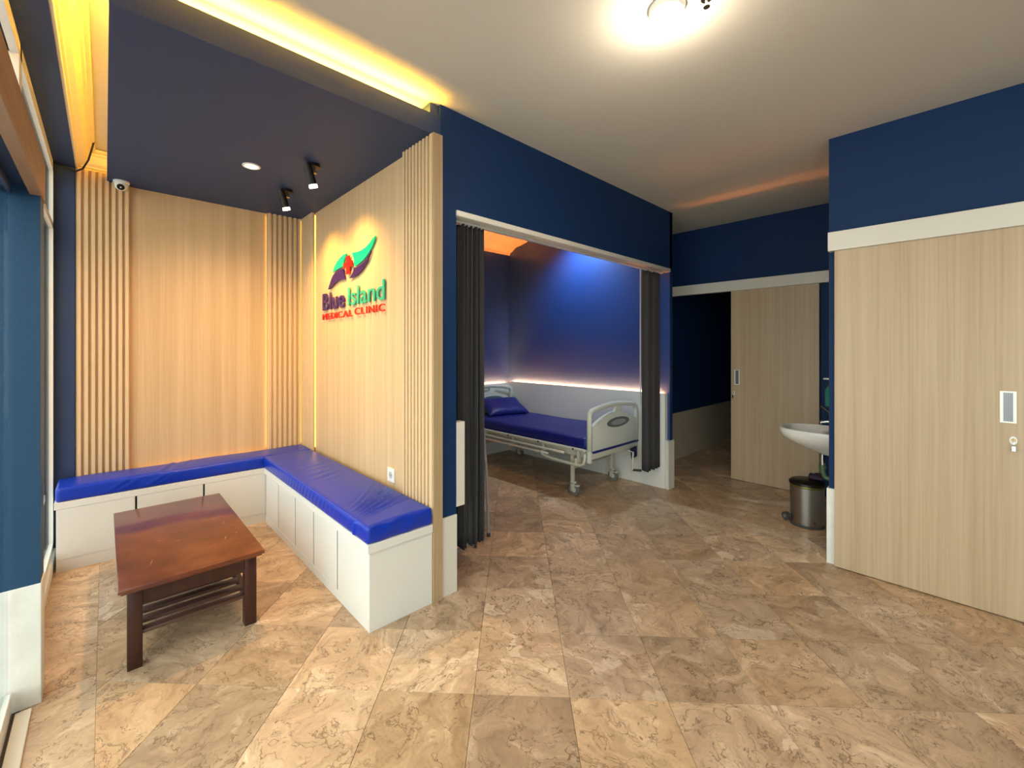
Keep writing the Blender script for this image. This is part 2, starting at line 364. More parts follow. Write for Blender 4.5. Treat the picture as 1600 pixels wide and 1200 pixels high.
def tile_bm(poly, dz=0.0, bm=None):
    bm = bm or bmesh.new(); n = len(poly)
    cx_ = sum(p[0] for p in poly) / n; cy_ = sum(p[1] for p in poly) / n
    def ring(k, z):
        r = []
        for p in poly:
            d = Vector((cx_ - p[0], cy_ - p[1])); d = d.normalized() * k if d.length > 1e-6 else d
            r.append(bm.verts.new((p[0] + d.x, p[1] + d.y, z)))
        return r
    r0, r1, r2 = ring(0.0012, -0.0045), ring(0.0012, -0.0008 + dz), ring(0.0028, dz)
    for a, b_ in ((r0, r1), (r1, r2)):
        for i in range(n): bm.faces.new((a[i], a[(i + 1) % n], b_[(i + 1) % n], b_[i]))
    bm.faces.new(r2); bm.faces.new(list(reversed(r0)))
    return bm
def tile_obj(poly, name='floor_tile', mesh=None, loc=None):
    cx_ = sum(p[0] for p in poly) / len(poly); cy_ = sum(p[1] for p in poly) / len(poly)
    if mesh is None:
        bm = tile_bm([(p[0] - cx_, p[1] - cy_) for p in poly]); bmesh.ops.recalc_face_normals(bm, faces=bm.faces)
        mesh = bpy.data.meshes.new(name); bm.to_mesh(mesh); bm.free(); mesh.materials.append(M['marble'])
    o = bpy.data.objects.new(name, mesh); COL.objects.link(o); o.parent = floor
    o.location = (cx_, cy_, random.uniform(-0.0004, 0.0))
    return o, mesh
full = None; rest = bmesh.new(); ntile = 0
for i in range(-14, 22):
    for j in range(-14, 22):
        P = [(GX + TS * dg * (a + b_), GY + TS * dg * (-a + b_)) for a, b_ in ((i, j), (i + 1, j), (i + 1, j + 1), (i, j + 1))]
        Q = clip(P, 1, 0, -0.028); Q = clip(Q, -1, 0, -7.6) if len(Q) > 2 else Q
        Q = clip(Q, 0, 1, -3.0) if len(Q) > 2 else Q; Q = clip(Q, 0, -1, -4.45) if len(Q) > 2 else Q
        if len(Q) < 3: continue
        area = abs(sum(Q[k][0] * Q[(k + 1) % len(Q)][1] - Q[(k + 1) % len(Q)][0] * Q[k][1] for k in range(len(Q)))) / 2
        if area < 0.0005: continue
        vis = False
        for p in Q + [(sum(q[0] for q in Q) / len(Q), sum(q[1] for q in Q) / len(Q))]:
            s_ = pix(*p)
            if s_ and -30 < s_[0] < 1630 and s_[1] < 1230: vis = True
        cx_ = sum(q[0] for q in Q) / len(Q); cy_ = sum(q[1] for q in Q) / len(Q)
        hid = (cx_ > 3.95 and cy_ < 0.4) or (cx_ > 4.6 and cy_ > 2.8) or (cx_ > 5.5 and cy_ < 1.2) or (cx_ > 0.2 and cx_ < 1.6 and cy_ > 4.2)
        if vis and not hid:
            if area > TS * TS * 0.999:
                o, full = tile_obj(P, mesh=full)
            else: tile_obj(Q)
            ntile += 1
        else: tile_bm(Q, bm=rest)
# border strip of tiles along the glazed front
YS = [-3.0, -1.9, -0.8, 0.3, 1.4, 2.60, 3.80, 4.45]
for a, b_ in zip(YS, YS[1:]):
    P = [(-0.25, a), (-0.028, a), (-0.028, b_), (-0.25, b_)]
    if b_ > 1.3: tile_obj(P)
    else: tile_bm(P, bm=rest)
bmesh.ops.recalc_face_normals(rest, faces=rest.faces)
me = bpy.data.meshes.new('outlying_tiles'); rest.to_mesh(me); rest.free(); me.materials.append(M['marble'])
ro = bpy.data.objects.new('outlying_tiles', me); COL.objects.link(ro); ro.parent = floor; ro['kind'] = 'stuff'
print('tiles', ntile)
# outside
struct(box('ground', 'concrete', -9, -0.45, -9, 9, -0.16, -0.06))
th = B().box(-0.262, -0.216, -2.6, 2.515, 0, 0.012, 0.003).build('threshold_strip', 'white_wall'); tag(th, 'cream stone threshold strip on the floor beside the glass door', 'threshold')

# ------------------------------------------------------------------ walls
def wall(name, boxes, m='blue'):
    b = B()
    for bx in boxes: b.box(*bx)
    return struct(b.build(name, m))
wall('ceiling', [(-0.45, 1.56, -3.1, 2.3, CEIL, 3.1), (-0.45, 1.47, 2.3, 4.5, CEIL, 3.1), (1.56, 7.7, -3.1, 2.10, CEIL, 3.1), (4.42, 7.7, 2.10, 4.5, CEIL, 3.1)], 'ceil')
bayc = wall('ceiling_bay', [(1.47, 4.42, 2.10, 4.5, 2.945, 3.1)], 'ceil')
wall_back = wall('wall_back', [(-0.40, 1.47, 4.29, 4.5, 0, CEIL)], 'slate')
wall_mid = wall('wall_middle', [(1.44, 1.555, 2.05, 4.45, 0, 2.94)])
header = wall('wall_header', [(1.555, 4.375, 2.05, 2.17, 2.28, 2.945)])
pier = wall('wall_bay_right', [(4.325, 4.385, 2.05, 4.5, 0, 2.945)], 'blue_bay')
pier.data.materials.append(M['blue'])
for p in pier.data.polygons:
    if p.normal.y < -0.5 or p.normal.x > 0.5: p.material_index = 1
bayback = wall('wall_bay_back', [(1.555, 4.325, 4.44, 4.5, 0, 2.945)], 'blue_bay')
# skirting faces round the two ends of the opening
trim = struct(B().box(1.441, 1.552, 2.038, 2.05, 0.0, 0.459, 0.001).build('baseboard_middle', 'white_wall'))
struct(B().box(4.268, 4.397, 2.036, 2.0495, 0.0, 0.497).box(4.3855, 4.397, 2.0495, 2.54, 0.0, 0.497).build('baseboard_pier', 'white_wall'))
# white head trim of the opening
struct(B().box(1.553, 4.325, 2.040, 2.175, 2.245, 2.280, 0.004).build('trim_1', 'white_wall', smooth=True))
# corridor and far wall
wall('wall_passage', [(4.385, 7.6, 2.54, 2.66, 0, CEIL)])
wall('wall_far', [(5.20, 5.30, 0.61, 2.54, 2.15, CEIL), (5.20, 5.30, 0.61, 1.02, 0, 2.15)])
wall('wall_corridor_end', [(7.5, 7.6, 0.6, 2.54, 0, CEIL)])
wall('wall_corridor_right', [(5.30, 7.5, 1.60, 1.66, 0, CEIL)])
struct(box('baseboard_passage', 'cream_wall', 4.397, 7.5, 2.525, 2.54, 0, 0.61))
wall('wall_right', [(3.625, 3.75, -3.0, 0.612, 0, CEIL), (3.75, 5.3, 0.50, 0.612, 0, CEIL)])
struct(B().box(3.611, 3.625, -3.0, 0.612, 0, 0.505).box(3.611, 5.2, 0.612, 0.622, 0, 0.505).build('baseboard_right', 'worn_white'))
wall('wall_rear', [(-0.4, 3.75, -3.1, -3.0, 0, CEIL)])

# ------------------------------------------------------------------ bay: wainscot, crown, led
def wains(name, bx):
    b = B()
    for q in bx: b.box(*q, 0.0015)
    return struct(b.build(name, M['white_lam']))
wains('wainscot_right', [(4.268, 4.286, 2.075, 4.385, 0.0, 0.985)])
wains('wainscot_back', [(1.57, 4.268, 4.385, 4.403, 0.0, 0.965)])
struct(B().box(4.286, 4.325, 2.075, 2.10, 0.50, 0.985).box(4.286, 4.325, 2.0505, 2.10, 0, 0.50).build('wainscot_end_cap', 'white_wall'))
l = B().box(4.290, 4.300, 2.13, 4.36, 0.955, 0.965).build('led_strip', 'led_warm'); tag(l, 'warm white light strip hidden behind the long white wainscot by the bed', 'light strip')
l = B().box(1.70, 4.25, 4.408, 4.418, 0.938, 0.948).build('led_strip', 'led_warm'); tag(l, 'warm white light strip behind the short wainscot at the head of the bed', 'light strip')
bumper = B().box(1.557, 1.622, 2.052, 2.105, 0.497, 1.005, 0.002).build('bumper_board', 'white_wall'); tag(bumper, 'narrow white board on the jamb in front of the left curtain', 'wall guard')
PROF = [(0, 0), (0.012, 0), (0.014, 0.018), (0.024, 0.022), (0.028, 0.034), (0.050, 0.048), (0.066, 0.075), (0.074, 0.098), (0.086, 0.104), (0.090, 0.116), (0.106, 0.120), (0.110, 0.132), (0.110, 0.14), (0, 0.14)]
def crown(name, fn, parent=None):
    return struct(B().prism(PROF, fn).build(name, 'crown', parent))
K = 0.13 / 0.14
crown('crown_left', lambda u, v, w: (-0.155 + u * 0.95, -3.0 + w * 7.29, 2.735 + v * K * 0.98))
crown('crown_back', lambda u, v, w: (-0.155 + w * 1.6, 4.29 - u * 1.25, 2.735 + v * K * 0.98))
BP = [(0, 0), (0.02, 0), (0.03, 0.03), (0.07, 0.045), (0.13, 0.085), (0.16, 0.095), (0.25, 0.105), (0.36, 0.13), (0.38, 0.145), (0, 0.145)]
struct(B().prism(BP, lambda u, v, w: (1.555 + w * 2.768, 4.44 - u, 2.80 + v)).build('crown_bay', 'crown'))

# ------------------------------------------------------------------ alcove: lowered ceiling, left beam, pilaster
struct(B().box(0.010, 1.44, 2.05, 4.285, 2.68, 2.715).box(0.010, 1.44, 2.05, 2.068, 2.715, 2.797).box(1.38, 1.44, 2.068, 4.285, 2.715, 2.865).build('ceiling_lowered', 'slate'))
l = B().box(0.06, 1.36, 2.095, 2.100, 2.748, 2.787).build('led_strip', 'led_amber'); tag(l, 'amber light strip in the cove along the front of the lowered ceiling', 'light strip')
l = B().box(0.030, 0.038, 2.15, 4.22, 2.722, 2.737).build('led_strip', 'led_amber_soft'); tag(l, 'amber light strip in the cove beside the old crown moulding', 'light strip')
struct(B().box(-0.40, -0.155, -3.0, 4.29, 2.73, CEIL).box(-0.262, -0.158, 4.245, 4.29, 0, 2.73).build('beam_left', 'slate'))
# pillar at the glass door and the timber header running to it
wall('pillar', [(-0.40, -0.195, 2.545, 2.665, 0.49, 2.24)], plain('blue_pillar_paint', (0.004, 0.050, 0.125), 0.5, bump=0.08, bscale=60, var=0.08))
struct(B().box(-0.40, -0.192, 2.541, 2.668, 0, 0.49, 0.003).build('baseboard_pillar', 'worn_white'))
struct(B().box(-0.225, -0.190, -3.0, 2.67, 2.072, 2.236).build('trim_2', 'beam'))
struct(B().box(-0.40, -0.225, -3.0, 2.67, 2.10, 2.236).build('trim_3', 'slate'))
# window beside the bench
win = struct(bpy.data.objects.new('window_1', None)); COL.objects.link(win)
win.location = (-0.28, 3.4, 0)
FR = M['white_wall']
for (xa, xb) in ((-0.288, -0.262), (-0.328, -0.305)):
    f = B().box(xa, xb, 4.19, 4.225, 0.07, 2.73).box(xa, xb, 2.67, 2.71, 0.07, 2.73).box(xa, xb, 2.67, 4.225, 2.665, 2.73).box(xa, xb, 2.67, 4.225, 0.07, 0.12).box(xa, xb, 2.67, 4.225, 2.27, 2.31).build('window_frame', FR, win)
    B().box((xa + xb) / 2 - .003, (xa + xb) / 2 + .003, 2.71, 4.19, 0.12, 2.27).build('pane', 'glass', f)
    B().box((xa + xb) / 2 - .003, (xa + xb) / 2 + .003, 2.71, 4.19, 2.31, 2.665).build('pane', 'glass', f)
B().box(-0.40, -0.248, 2.67, 4.24, -0.003, 0.07, 0.004).build('window_sill', 'worn_white', win)
wall('wall_front', [(-0.40, -0.30, 4.225, 4.5, 0, 2.73)])
# upper lights over the timber header
win2 = struct(bpy.data.objects.new('window_2', None)); COL.objects.link(win2); win2.location = (-0.28, 0, 2.236)
f = B()
for (xa, xb) in ((-0.288, -0.262), (-0.328, -0.305)):
    f.box(xa, xb, -3.0, 2.67, 2.665, 2.73); f.box(xa, xb, -3.0, 2.67, 2.236, 2.27)
for y in (-3.0, -1.1, 0.8, 2.63): f.box(-0.328, -0.262, y, y + 0.04, 2.27, 2.665)
f = f.build('window_frame', FR, win2)
for a, b_ in ((-2.96, -1.1), (-1.06, 0.8), (0.84, 2.63)): B().box(-0.30, -0.294, a, b_, 2.27, 2.665).build('pane', 'glass', f)
# glass doors of the street front
for k, (a, b_) in enumerate(((1.42, 2.528), (0.30, 1.40), (-1.6, 0.28), (-2.95, -1.62))):
    d = struct(bpy.data.objects.new('door_%d' % (k + 3), None)); COL.objects.link(d); d.location = (-0.29, (a + b_) / 2, 0)
    B().box(-0.293, -0.281, a, b_, 0.09, 2.06, 0.001).build('glass_panel', 'glass_green', d)
    B().box(-0.302, -0.272, a, b_, 0.006, 0.09, 0.003).build('bottom_rail', 'alu', d)
    B().box(-0.302, -0.272, a, b_, 2.06, 2.10, 0.003).build('top_rail', 'slate', d)
    if k < 2: B().tube([(-0.24, (a + .12) if k == 0 else (b_ - .12), z) for z in (0.8, 1.0, 1.3)], 0.012).build('door_handle', 'chrome', d)

# ------------------------------------------------------------------ wood cladding
def slats_y(name, y0, y1, n, xf, xb, z0, z1, label):      # slats standing on a plane facing -X, side by side along Y
    t = thing(name, (xf, (y0 + y1) / 2, z0), label, 'wall panel')
    B().box(xf + 0.018, xb, y0, y1, z0, z1).build('backing_board', 'oak', t)
    p = (y1 - y0) / n
    for k in range(n):
        a = y0 + p * k + (p * 0.42 if k else 0)
        b_ = y0 + p * (k + 1) if k else y0 + p
        a = y0 + p * k; w_ = p * 0.56
        B().box(xf, xf + 0.018, a + (0 if k == 0 else (p - w_) / 2), a + (p - w_) / 2 + w_, z0, z1, 0.002).build('slat', 'oak_slat', t)
    return t
def slats_x(name, x0, x1, n, yf, yb, z0, z1, label):
    t = thing(name, ((x0 + x1) / 2, yf, z0), label, 'wall panel')
    B().box(x0, x1, yf + 0.019, yb, z0, z1).build('backing_board', 'oak', t)
    p = (x1 - x0) / n
    for k in range(n):
        a = x0 + p * (k + 0.22)
        B().box(a, a + p * 0.56, yf, yf + 0.019, z0, z1, 0.002).build('slat', 'oak_slat', t)
    return t
ZT = 2.679
# back wall (faces -Y): flat panel at y 4.275, slatted panels proud of it
slats_x('slatted_panel', -0.155, 0.140, 8, 4.236, 4.262, 0.0, 2.735, 'slatted oak panel left of the flat back panel, under the crown moulding')
slats_x('slatted_panel', 1.080, 1.385, 7, 4.236, 4.262, 0.0, ZT, 'slatted oak panel on the back wall next to the inner corner')
fp = B().box(-0.10, 1.30, 4.274, 4.289, 0.0, ZT).build('veneer_panel', 'oak'); tag(fp, 'wide flat oak veneer panel behind the shorter bench', 'wall panel')
# logo wall (faces -X)
slats_y('slatted_panel', 3.955, 4.235, 8, 1.373, 1.398, 0.0, ZT, 'slatted oak panel on the sign wall at the inner corner')
slats_y('slatted_panel', 2.040, 2.375, 9, 1.373, 1.404, 0.0, ZT, 'slatted oak panel at the open end of the sign wall')
fp = B().box(1.408, 1.4395, 2.06, 4.27, 0.0, ZT).build('veneer_panel', 'oak'); tag(fp, 'wide flat oak veneer panel carrying the clinic sign', 'wall panel')
ep = B().box(1.376, 1.4395, 2.026, 2.0395, 0.0, ZT, 0.001).build('end_board', wood('oak_edge', (0.36, 0.25, 0.14), (0.43, 0.31, 0.18), (0.50, 0.37, 0.22), 0.45, 60, 1.4)); tag(ep, 'narrow oak board closing the open end of the sign wall', 'wall panel')
# led strips in the slots behind the panel edges
def led(x0, x1, y0, y1, z0, z1, lab, m='led_edge'):
    tag(B().box(x0, x1, y0, y1, z0, z1).build('led_strip', M[m]), lab, 'light strip')
M['led_edge'] = emis('amber_edge_led', (1.0, 0.50, 0.06), 7)
M['led_corner'] = emis('amber_corner_led', (1.0, 0.50, 0.06), 1.6)
led(1.404, 1.4075, 3.960, 3.966, 0.56, 2.66, 'amber light strip behind the inner corner slats facing the sign')
led(1.368, 1.3725, 4.2305, 4.2345, 0.56, 2.66, 'amber light strip in the inner corner between two slatted panels', 'led_corner')
led(1.084, 1.090, 4.2655, 4.271, 0.56, 2.66, 'amber light strip behind the back wall slats at the flat panel')
led(1.405, 1.4078, 2.366, 2.372, 0.56, 2.66, 'amber light strip behind the open end slats facing the sign')
M['led_low'] = emis('amber_low_led', (1, 0.42, 0.06), 60)
led(0.20, 1.05, 4.262, 4.268, 0.46, 0.47, 'amber light strip low behind the shorter bench cushion', 'led_low')

# ------------------------------------------------------------------ clinic sign
sign = thing('clinic_sign', (1.39, 3.2, 1.68), 'clinic sign of raised purple, green and red letters under a winged cross', 'sign')
def sp(pts, m, name, x0=1.391, x1=1.400):
    B().prism(pts, lambda u, v, w: (x0 + (x1 - x0) * w, u, v), 0.0).build(name, m, sign)
    for k in (0, len(pts) // 2):
        cx_ = (pts[k][0] * .6 + sum(p[0] for p in pts) / len(pts) * .4); cz_ = (pts[k][1] * .6 + sum(p[1] for p in pts) / len(pts) * .4)
        B().cyl((x1, cx_, cz_), (1.408, cx_, cz_), 0.004, n=8).build('standoff', 'dark', sign)
def smooth(pts, n=3):
    for _ in range(n):
        out = []
        for i in range(len(pts)):
            p, q = pts[i], pts[(i + 1) % len(pts)]
            o_ = pts[i - 1]
            v1 = Vector((p[0] - o_[0], p[1] - o_[1])); v2 = Vector((q[0] - p[0], q[1] - p[1]))
            sharp = v1.length > 0 and v2.length > 0 and v1.angle(v2) > math.radians(60)
            if sharp: out.append(p)
            else: out.append((p[0] * .5 + (o_[0] + q[0]) * .25, p[1] * .5 + (o_[1] + q[1]) * .25))
            out.append(((p[0] + q[0]) / 2, (p[1] + q[1]) / 2))
        pts = out
    return pts
GL = [(3.529, 2.081), (3.501, 2.118), (3.444, 2.155), (3.372, 2.18), (3.292, 2.198), (3.249, 2.193), (3.292, 2.161), (3.316, 2.129), (3.322, 2.102), (3.39, 2.099), (3.463, 2.091)]
PL = [(3.554, 2.028), (3.52, 2.061), (3.444, 2.079), (3.39, 2.086), (3.320, 2.089), (3.310, 2.084), (3.301, 2.047), (3.275, 1.996), (3.354, 2.004), (3.444, 2.0), (3.51, 1.981), (3.597, 1.945), (3.621, 1.95), (3.587, 1.994)]
GR = [(3.15, 2.183), (3.07, 2.172), (2.978, 2.171), (2.904, 2.185), (2.833, 2.211), (2.778, 2.24), (2.764, 2.236), (2.794, 2.197), (2.833, 2.153), (2.89, 2.127), (2.948, 2.1), (3.008, 2.083), (3.07, 2.075), (3.109, 2.072), (3.109, 2.105), (3.125, 2.148)]
PR = [(3.114, 2.062), (3.054, 2.060), (2.978, 2.069), (2.904, 2.091), (2.861, 2.120), (2.833, 2.147), (2.847, 2.117), (2.89, 2.078), (2.948, 2.041), (3.023, 2.007), (3.101, 1.99), (3.199, 1.991), (3.15, 2.014), (3.125, 2.038)]
sp(smooth(GL), 'green_led', 'wing'); sp(smooth(PL), 'purple', 'wing'); sp(smooth(GR), 'green_led', 'wing'); sp(smooth(PR), 'purple', 'wing')
CY, CZ = 3.218, 2.100
CR = [(CY + a, CZ + b_) for a, b_ in ((0.030, 0.068), (-0.030, 0.068), (-0.030, 0.022), (-0.080, 0.022), (-0.080, -0.020), (-0.030, -0.020), (-0.030, -0.072), (0.030, -0.072), (0.030, -0.020), (0.080, -0.020), (0.080, 0.022), (0.030, 0.022))]
sp(CR, 'red', 'cross', 1.387, 1.395)
def letters(txt, m, yL, yR, zb, H, off=0.0, sx=1.0, spc=0.0):
    """raised letters, one mesh each, reading from yL (left) to yR (right)"""
    gl = []; x = 0
    for ch in txt:
        cu = bpy.data.curves.new('letter', 'FONT'); cu.body = ch; cu.size = 1; cu.offset = off; cu.extrude = 0.5; cu.resolution_u = 4
        o = bpy.data.objects.new('tmp', cu); COL.objects.link(o)
        bpy.context.view_layer.update()
        me = bpy.data.meshes.new_from_object(o.evaluated_get(bpy.context.evaluated_depsgraph_get()))
        bpy.data.objects.remove(o)
        xs = [v.co.x for v in me.vertices]; a, b_ = min(xs), max(xs)
        gl.append((me, x - a)); x += (b_ - a) + 0.085 + spc
    tot = x - 0.085 - spc; cap = 0.70
    for me, dx in gl:
        bm = bmesh.new(); bm.from_mesh(me); bmesh.ops.remove_doubles(bm, verts=bm.verts, dist=1e-4)
        for v in bm.verts:
            v.co = Vector((1.396 - v.co.z * 0.009, yL + (yR - yL) * (v.co.x + dx) / tot, zb + v.co.y / cap * H))
        b = B(); b.m.free(); b.m = bm
        b.build('letter', m, sign); bpy.data.meshes.remove(me)
letters('Blue', 'purple', 3.750, 3.292, 1.782, 0.140, 0.016)
letters('Island', 'green_txt', 3.225, 2.639, 1.784, 0.140, 0.004)
letters('MEDICAL', 'red', 3.750, 3.150, 1.698, 0.052, 0.0, spc=0.05)
letters('CLINIC', 'red', 3.105, 2.639, 1.704, 0.052, 0.0, spc=0.12)

# ------------------------------------------------------------------ socket
sk = thing('power_outlet', (1.408, 2.562, 0.61), 'white square power outlet low on the oak sign wall above the blue cushion', 'outlet')
B().box(1.398, 1.408, 2.517, 2.607, 0.565, 0.655, 0.002).build('cover_plate', 'plastic_w', sk)
B().lathe((1.3975, 2.562, 0.61), [(0.022, 0), (0.024, 0.002), (0.020, 0.0022), (0.019, 0.006)], 24, 'X').build('socket_ring', plain('socket_grey', (0.45, 0.46, 0.47), 0.4), sk)
B().cyl((1.3965, 2.553, 0.61), (1.3990, 2.553, 0.61), 0.003, n=8).cyl((1.3965, 2.571, 0.61), (1.3990, 2.571, 0.61), 0.003, n=8).build('contact_hole', 'dark', sk)

# ------------------------------------------------------------------ benches
def bench_long():
    t = thing('storage_bench', (1.19, 2.98, 0), 'white storage bench along the sign wall with its end towards the room', 'bench')
    B().box(1.010, 1.372, 2.052, 3.93, 0.0, 0.405).build('carcass', 'dark', t)  # white bench body coloured dark to paint the shade between the doors
    B().box(0.992, 1.372, 2.036, 2.0515, 0.0, 0.405, 0.001).build('end_panel', 'white_lam', t)
    ys = [2.0525, 2.448, 2.830, 3.190, 3.588, 3.9405]
    for k, (a, b_) in enumerate(zip(ys, ys[1:])):
        B().box(0.994, 1.0095, a + (0.0055 if k else 0), b_ - (0.0055 if k < 4 else 0), 0.050, 0.4065, 0.001).build('door', 'white_lam', t)
    B().box(0.992, 1.0095, 2.0525, 3.9405, 0.0, 0.0495).build('plinth', 'white_lam', t)
    for y in ys[1:-1]: B().box(0.9955, 1.0098, y - 0.0054, y + 0.0054, 0.050, 0.4065).build('gap_shade_strip', 'dark', t)  # added dark strips standing in for the shade inside the door gaps
    B().box(0.980, 1.372, 2.026, 3.938, 0.407, 0.452, 0.002).build('top_board', 'white_lam', t)
def bench_short():
    t = thing('storage_bench', (0.57, 4.1, 0), 'white storage bench along the back wall behind the coffee table', 'bench')
    B().box(-0.232, 1.372, 3.957, 4.228, 0.0, 0.405).build('carcass', 'dark', t)  # dark colour here paints the shade seen through the door gaps
    B().box(-0.2335, -0.2322, 3.9575, 4.228, 0.0, 0.405).build('end_panel', 'grey_lam', t)
    xs = [-0.2335, 0.162, 0.562, 0.9985]
    for k, (a, b_) in enumerate(zip(xs, xs[1:])):
        B().box(a + (0.006 if k else 0), b_ - 0.006, 3.941, 3.9565, 0.078, 0.4065, 0.001).build('door', 'grey_lam', t)
    B().box(-0.2335, 0.9925, 3.943, 3.9565, 0.0, 0.0775).build('plinth', 'grey_lam', t)
    B().box(-0.243, 1.372, 3.9395, 4.228, 0.407, 0.452, 0.002).build('top_board', 'grey_lam', t)
bench_long(); bench_short()
def gs(x, c, w): return math.exp(-((x - c) / w) ** 2)
def disp_long(p, n):
    d = Vector((0, 0, 0))
    if n.z > 0.2:
        u = (p.y - 2.03) / 1.9; v = (p.x - 0.98) / 0.4
        h = 0.010 * math.sin(PI * min(max(v, 0), 1)) * (0.6 + 0.4 * math.sin(PI * min(max(u, 0), 1)))
        # creases fanning from the near front corner to the wall
        for (c0, c1, w_, a_) in ((2.17, 2.36, 0.010, 0.006), (2.20, 2.45, 0.012, 0.007), (2.23, 2.56, 0.012, 0.0065), (2.27, 2.68, 0.014, 0.005), (2.15, 2.28, 0.008, 0.004), (2.31, 2.78, 0.016, 0.003)):
            c = c0 + (c1 - c0) * (v ** 1.4 if v > 0 else 0); f = min(1, max(0, (v - 0.05) * 5)) * min(1, max(0, (1.05 - v) * 3))
            s_ = p.y - c
            h += 2.4 * a_ * f * (gs(s_, 0, w_) - 0.8 * gs(s_, w_ * 1.7, w_))
        for (cx_, cy_, a_) in ((0.25, 2.95, 0.003), (0.4, 3.25, 0.003), (0.3, 3.5, 0.002)):
            h += a_ * gs(v, cx_ + 0.1, 0.25) * math.sin((p.y - cy_ - 0.18 * v) * 60) * gs(p.y, cy_ + .1, 0.12)
        d.z += h * n.z
    elif n.x < -0.3 and p.z < 0.545:
        f = gs(p.y, 3.0, 0.55)
        d.x += -0.0022 * f * math.sin((p.y + (p.z - 0.45) * 0.6) * 105) * math.sin(PI * (p.z - 0.45) / 0.1)
        s_ = p.y - (2.19 - (p.z - 0.45) * 0.3)
        d.x += -0.009 * gs(s_, 0, 0.012) + 0.004 * gs(s_, 0.03, 0.015)
        d.x += -0.004 * math.sin(PI * min(1, max(0, (p.z - 0.45) / 0.1)))
    elif n.y < -0.3:
        d.y += -0.006 * math.sin(PI * min(1, max(0, (p.z - 0.45) / 0.1))) + 0.003 * math.sin((p.x - p.z) * 40)
    return d
def disp_short(p, n):
    d = Vector((0, 0, 0))
    if n.z > 0.2:
        v = (p.y - 3.93) / 0.3
        h = 0.006 * math.sin(PI * min(max(v, 0), 1)) + 0.0025 * math.sin(p.x * 9 + v * 2)
        h += 0.006 * gs(p.x - 0.12 * v, 0.28, 0.012) - 0.004 * gs(p.x - 0.12 * v, 0.31, 0.015) + 0.004 * gs(p.x - 0.16 * v, 0.36, 0.012)
        d.z += h * n.z
    elif n.y < -0.3:
        q = p.z - 0.45
        for c, a_ in ((-0.02, 0.006), (0.05, 0.004), (0.20, 0.006), (0.26, 0.005), (0.31, 0.004), (0.62, 0.003), (0.85, 0.003)):
            d.y += -a_ * gs(p.x - q * 1.6, c, 0.014) + a_ * .5 * gs(p.x - q * 1.6, c + 0.03, 0.014)
        d.y += -0.003 * math.sin(PI * min(1, max(0, q / 0.1)))
    return d
c1 = rbox(0.978, 1.370, 2.030, 3.934, 0.4525, 0.546, 0.014, 0.0115, disp_long).build('bench_cushion', 'leather', smooth='all'); tag(c1, 'royal blue creased cushion on the bench under the clinic sign', 'cushion')
c2 = rbox(-0.238, 1.368, 3.942, 4.228, 0.4525, 0.546, 0.016, 0.0125, disp_short).build('bench_cushion', 'leather', smooth='all'); tag(c2, 'royal blue cushion on the bench along the back wall', 'cushion')
def seam(o, pts): B().tube(pts, 0.0022, 6).build('piping', plain('blue_piping', (0.02, 0.08, 0.62), 0.3), o, smooth='all')
seam(c1, [(0.9795, y, 0.5415) for y in [2.05 + 0.1 * i for i in range(19)]])

# ------------------------------------------------------------------ coffee table
ct = thing('coffee_table', (0.33, 3.09, 0), 'red-brown wooden coffee table with a slatted lower shelf', 'table')
TX0, TX1, TY0, TY1, TZ = 0.040, 0.624, 2.488, 3.70, 0.386
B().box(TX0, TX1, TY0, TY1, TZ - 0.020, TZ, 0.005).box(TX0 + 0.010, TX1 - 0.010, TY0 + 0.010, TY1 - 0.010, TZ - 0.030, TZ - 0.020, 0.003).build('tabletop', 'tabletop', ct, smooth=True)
a_, L_ = 0.032, 0.055
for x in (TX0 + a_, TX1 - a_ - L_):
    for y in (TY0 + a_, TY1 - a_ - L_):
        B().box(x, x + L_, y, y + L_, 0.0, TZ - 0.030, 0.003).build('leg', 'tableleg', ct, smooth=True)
xa, xb, ya, yb = TX0 + a_ + L_, TX1 - a_ - L_, TY0 + a_ + L_, TY1 - a_ - L_
for y in (TY0 + a_ + 0.010, TY1 - a_ - 0.033): B().box(xa, xb, y, y + 0.023, TZ - 0.105, TZ - 0.030, 0.001).build('apron', 'tableleg', ct)
for x in (TX0 + a_ + 0.010, TX1 - a_ - 0.033): B().box(x, x + 0.023, ya, yb, TZ - 0.105, TZ - 0.030, 0.001).build('apron', 'tableleg', ct)
for x in (TX0 + a_ + 0.012, TX1 - a_ - 0.042): B().box(x, x + 0.030, ya, yb, 0.105, 0.145, 0.002).build('shelf_rail', 'tableleg', ct)
k = 0; y = TY0 + a_ + 0.006
while y + 0.05 < TY1 - a_:
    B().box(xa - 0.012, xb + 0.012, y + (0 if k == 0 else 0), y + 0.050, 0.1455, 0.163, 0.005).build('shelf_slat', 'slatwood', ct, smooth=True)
    y += 0.094; k += 1
random.seed(3)
for (x, y, a, l, w_) in ((0.30, 2.93, 0.4, 0.022, 0.004), (0.50, 2.80, 1.25, 0.05, 0.003), (0.535, 3.05, 1.3, 0.06, 0.0025), (0.50, 3.15, 0.1, 0.02, 0.003), (0.17, 2.72, 1.35, 0.09, 0.0018), (0.56, 2.83, 1.2, 0.03, 0.0025), (0.22, 3.0, 0.3, 0.02, 0.003), (0.34, 3.5, 0.2, 0.03, 0.003)):
    dx, dy = math.cos(a) * l / 2, math.sin(a) * l / 2; nx, ny = -math.sin(a) * w_ / 2, math.cos(a) * w_ / 2
    B().prism([(x - dx, y - dy), (x + nx, y + ny), (x + dx, y + dy), (x - nx, y - ny)], lambda u, v, w: (u, v, TZ - 0.0002 + 0.0006 * w)).build('scratch_mark', M['worn'], ct)

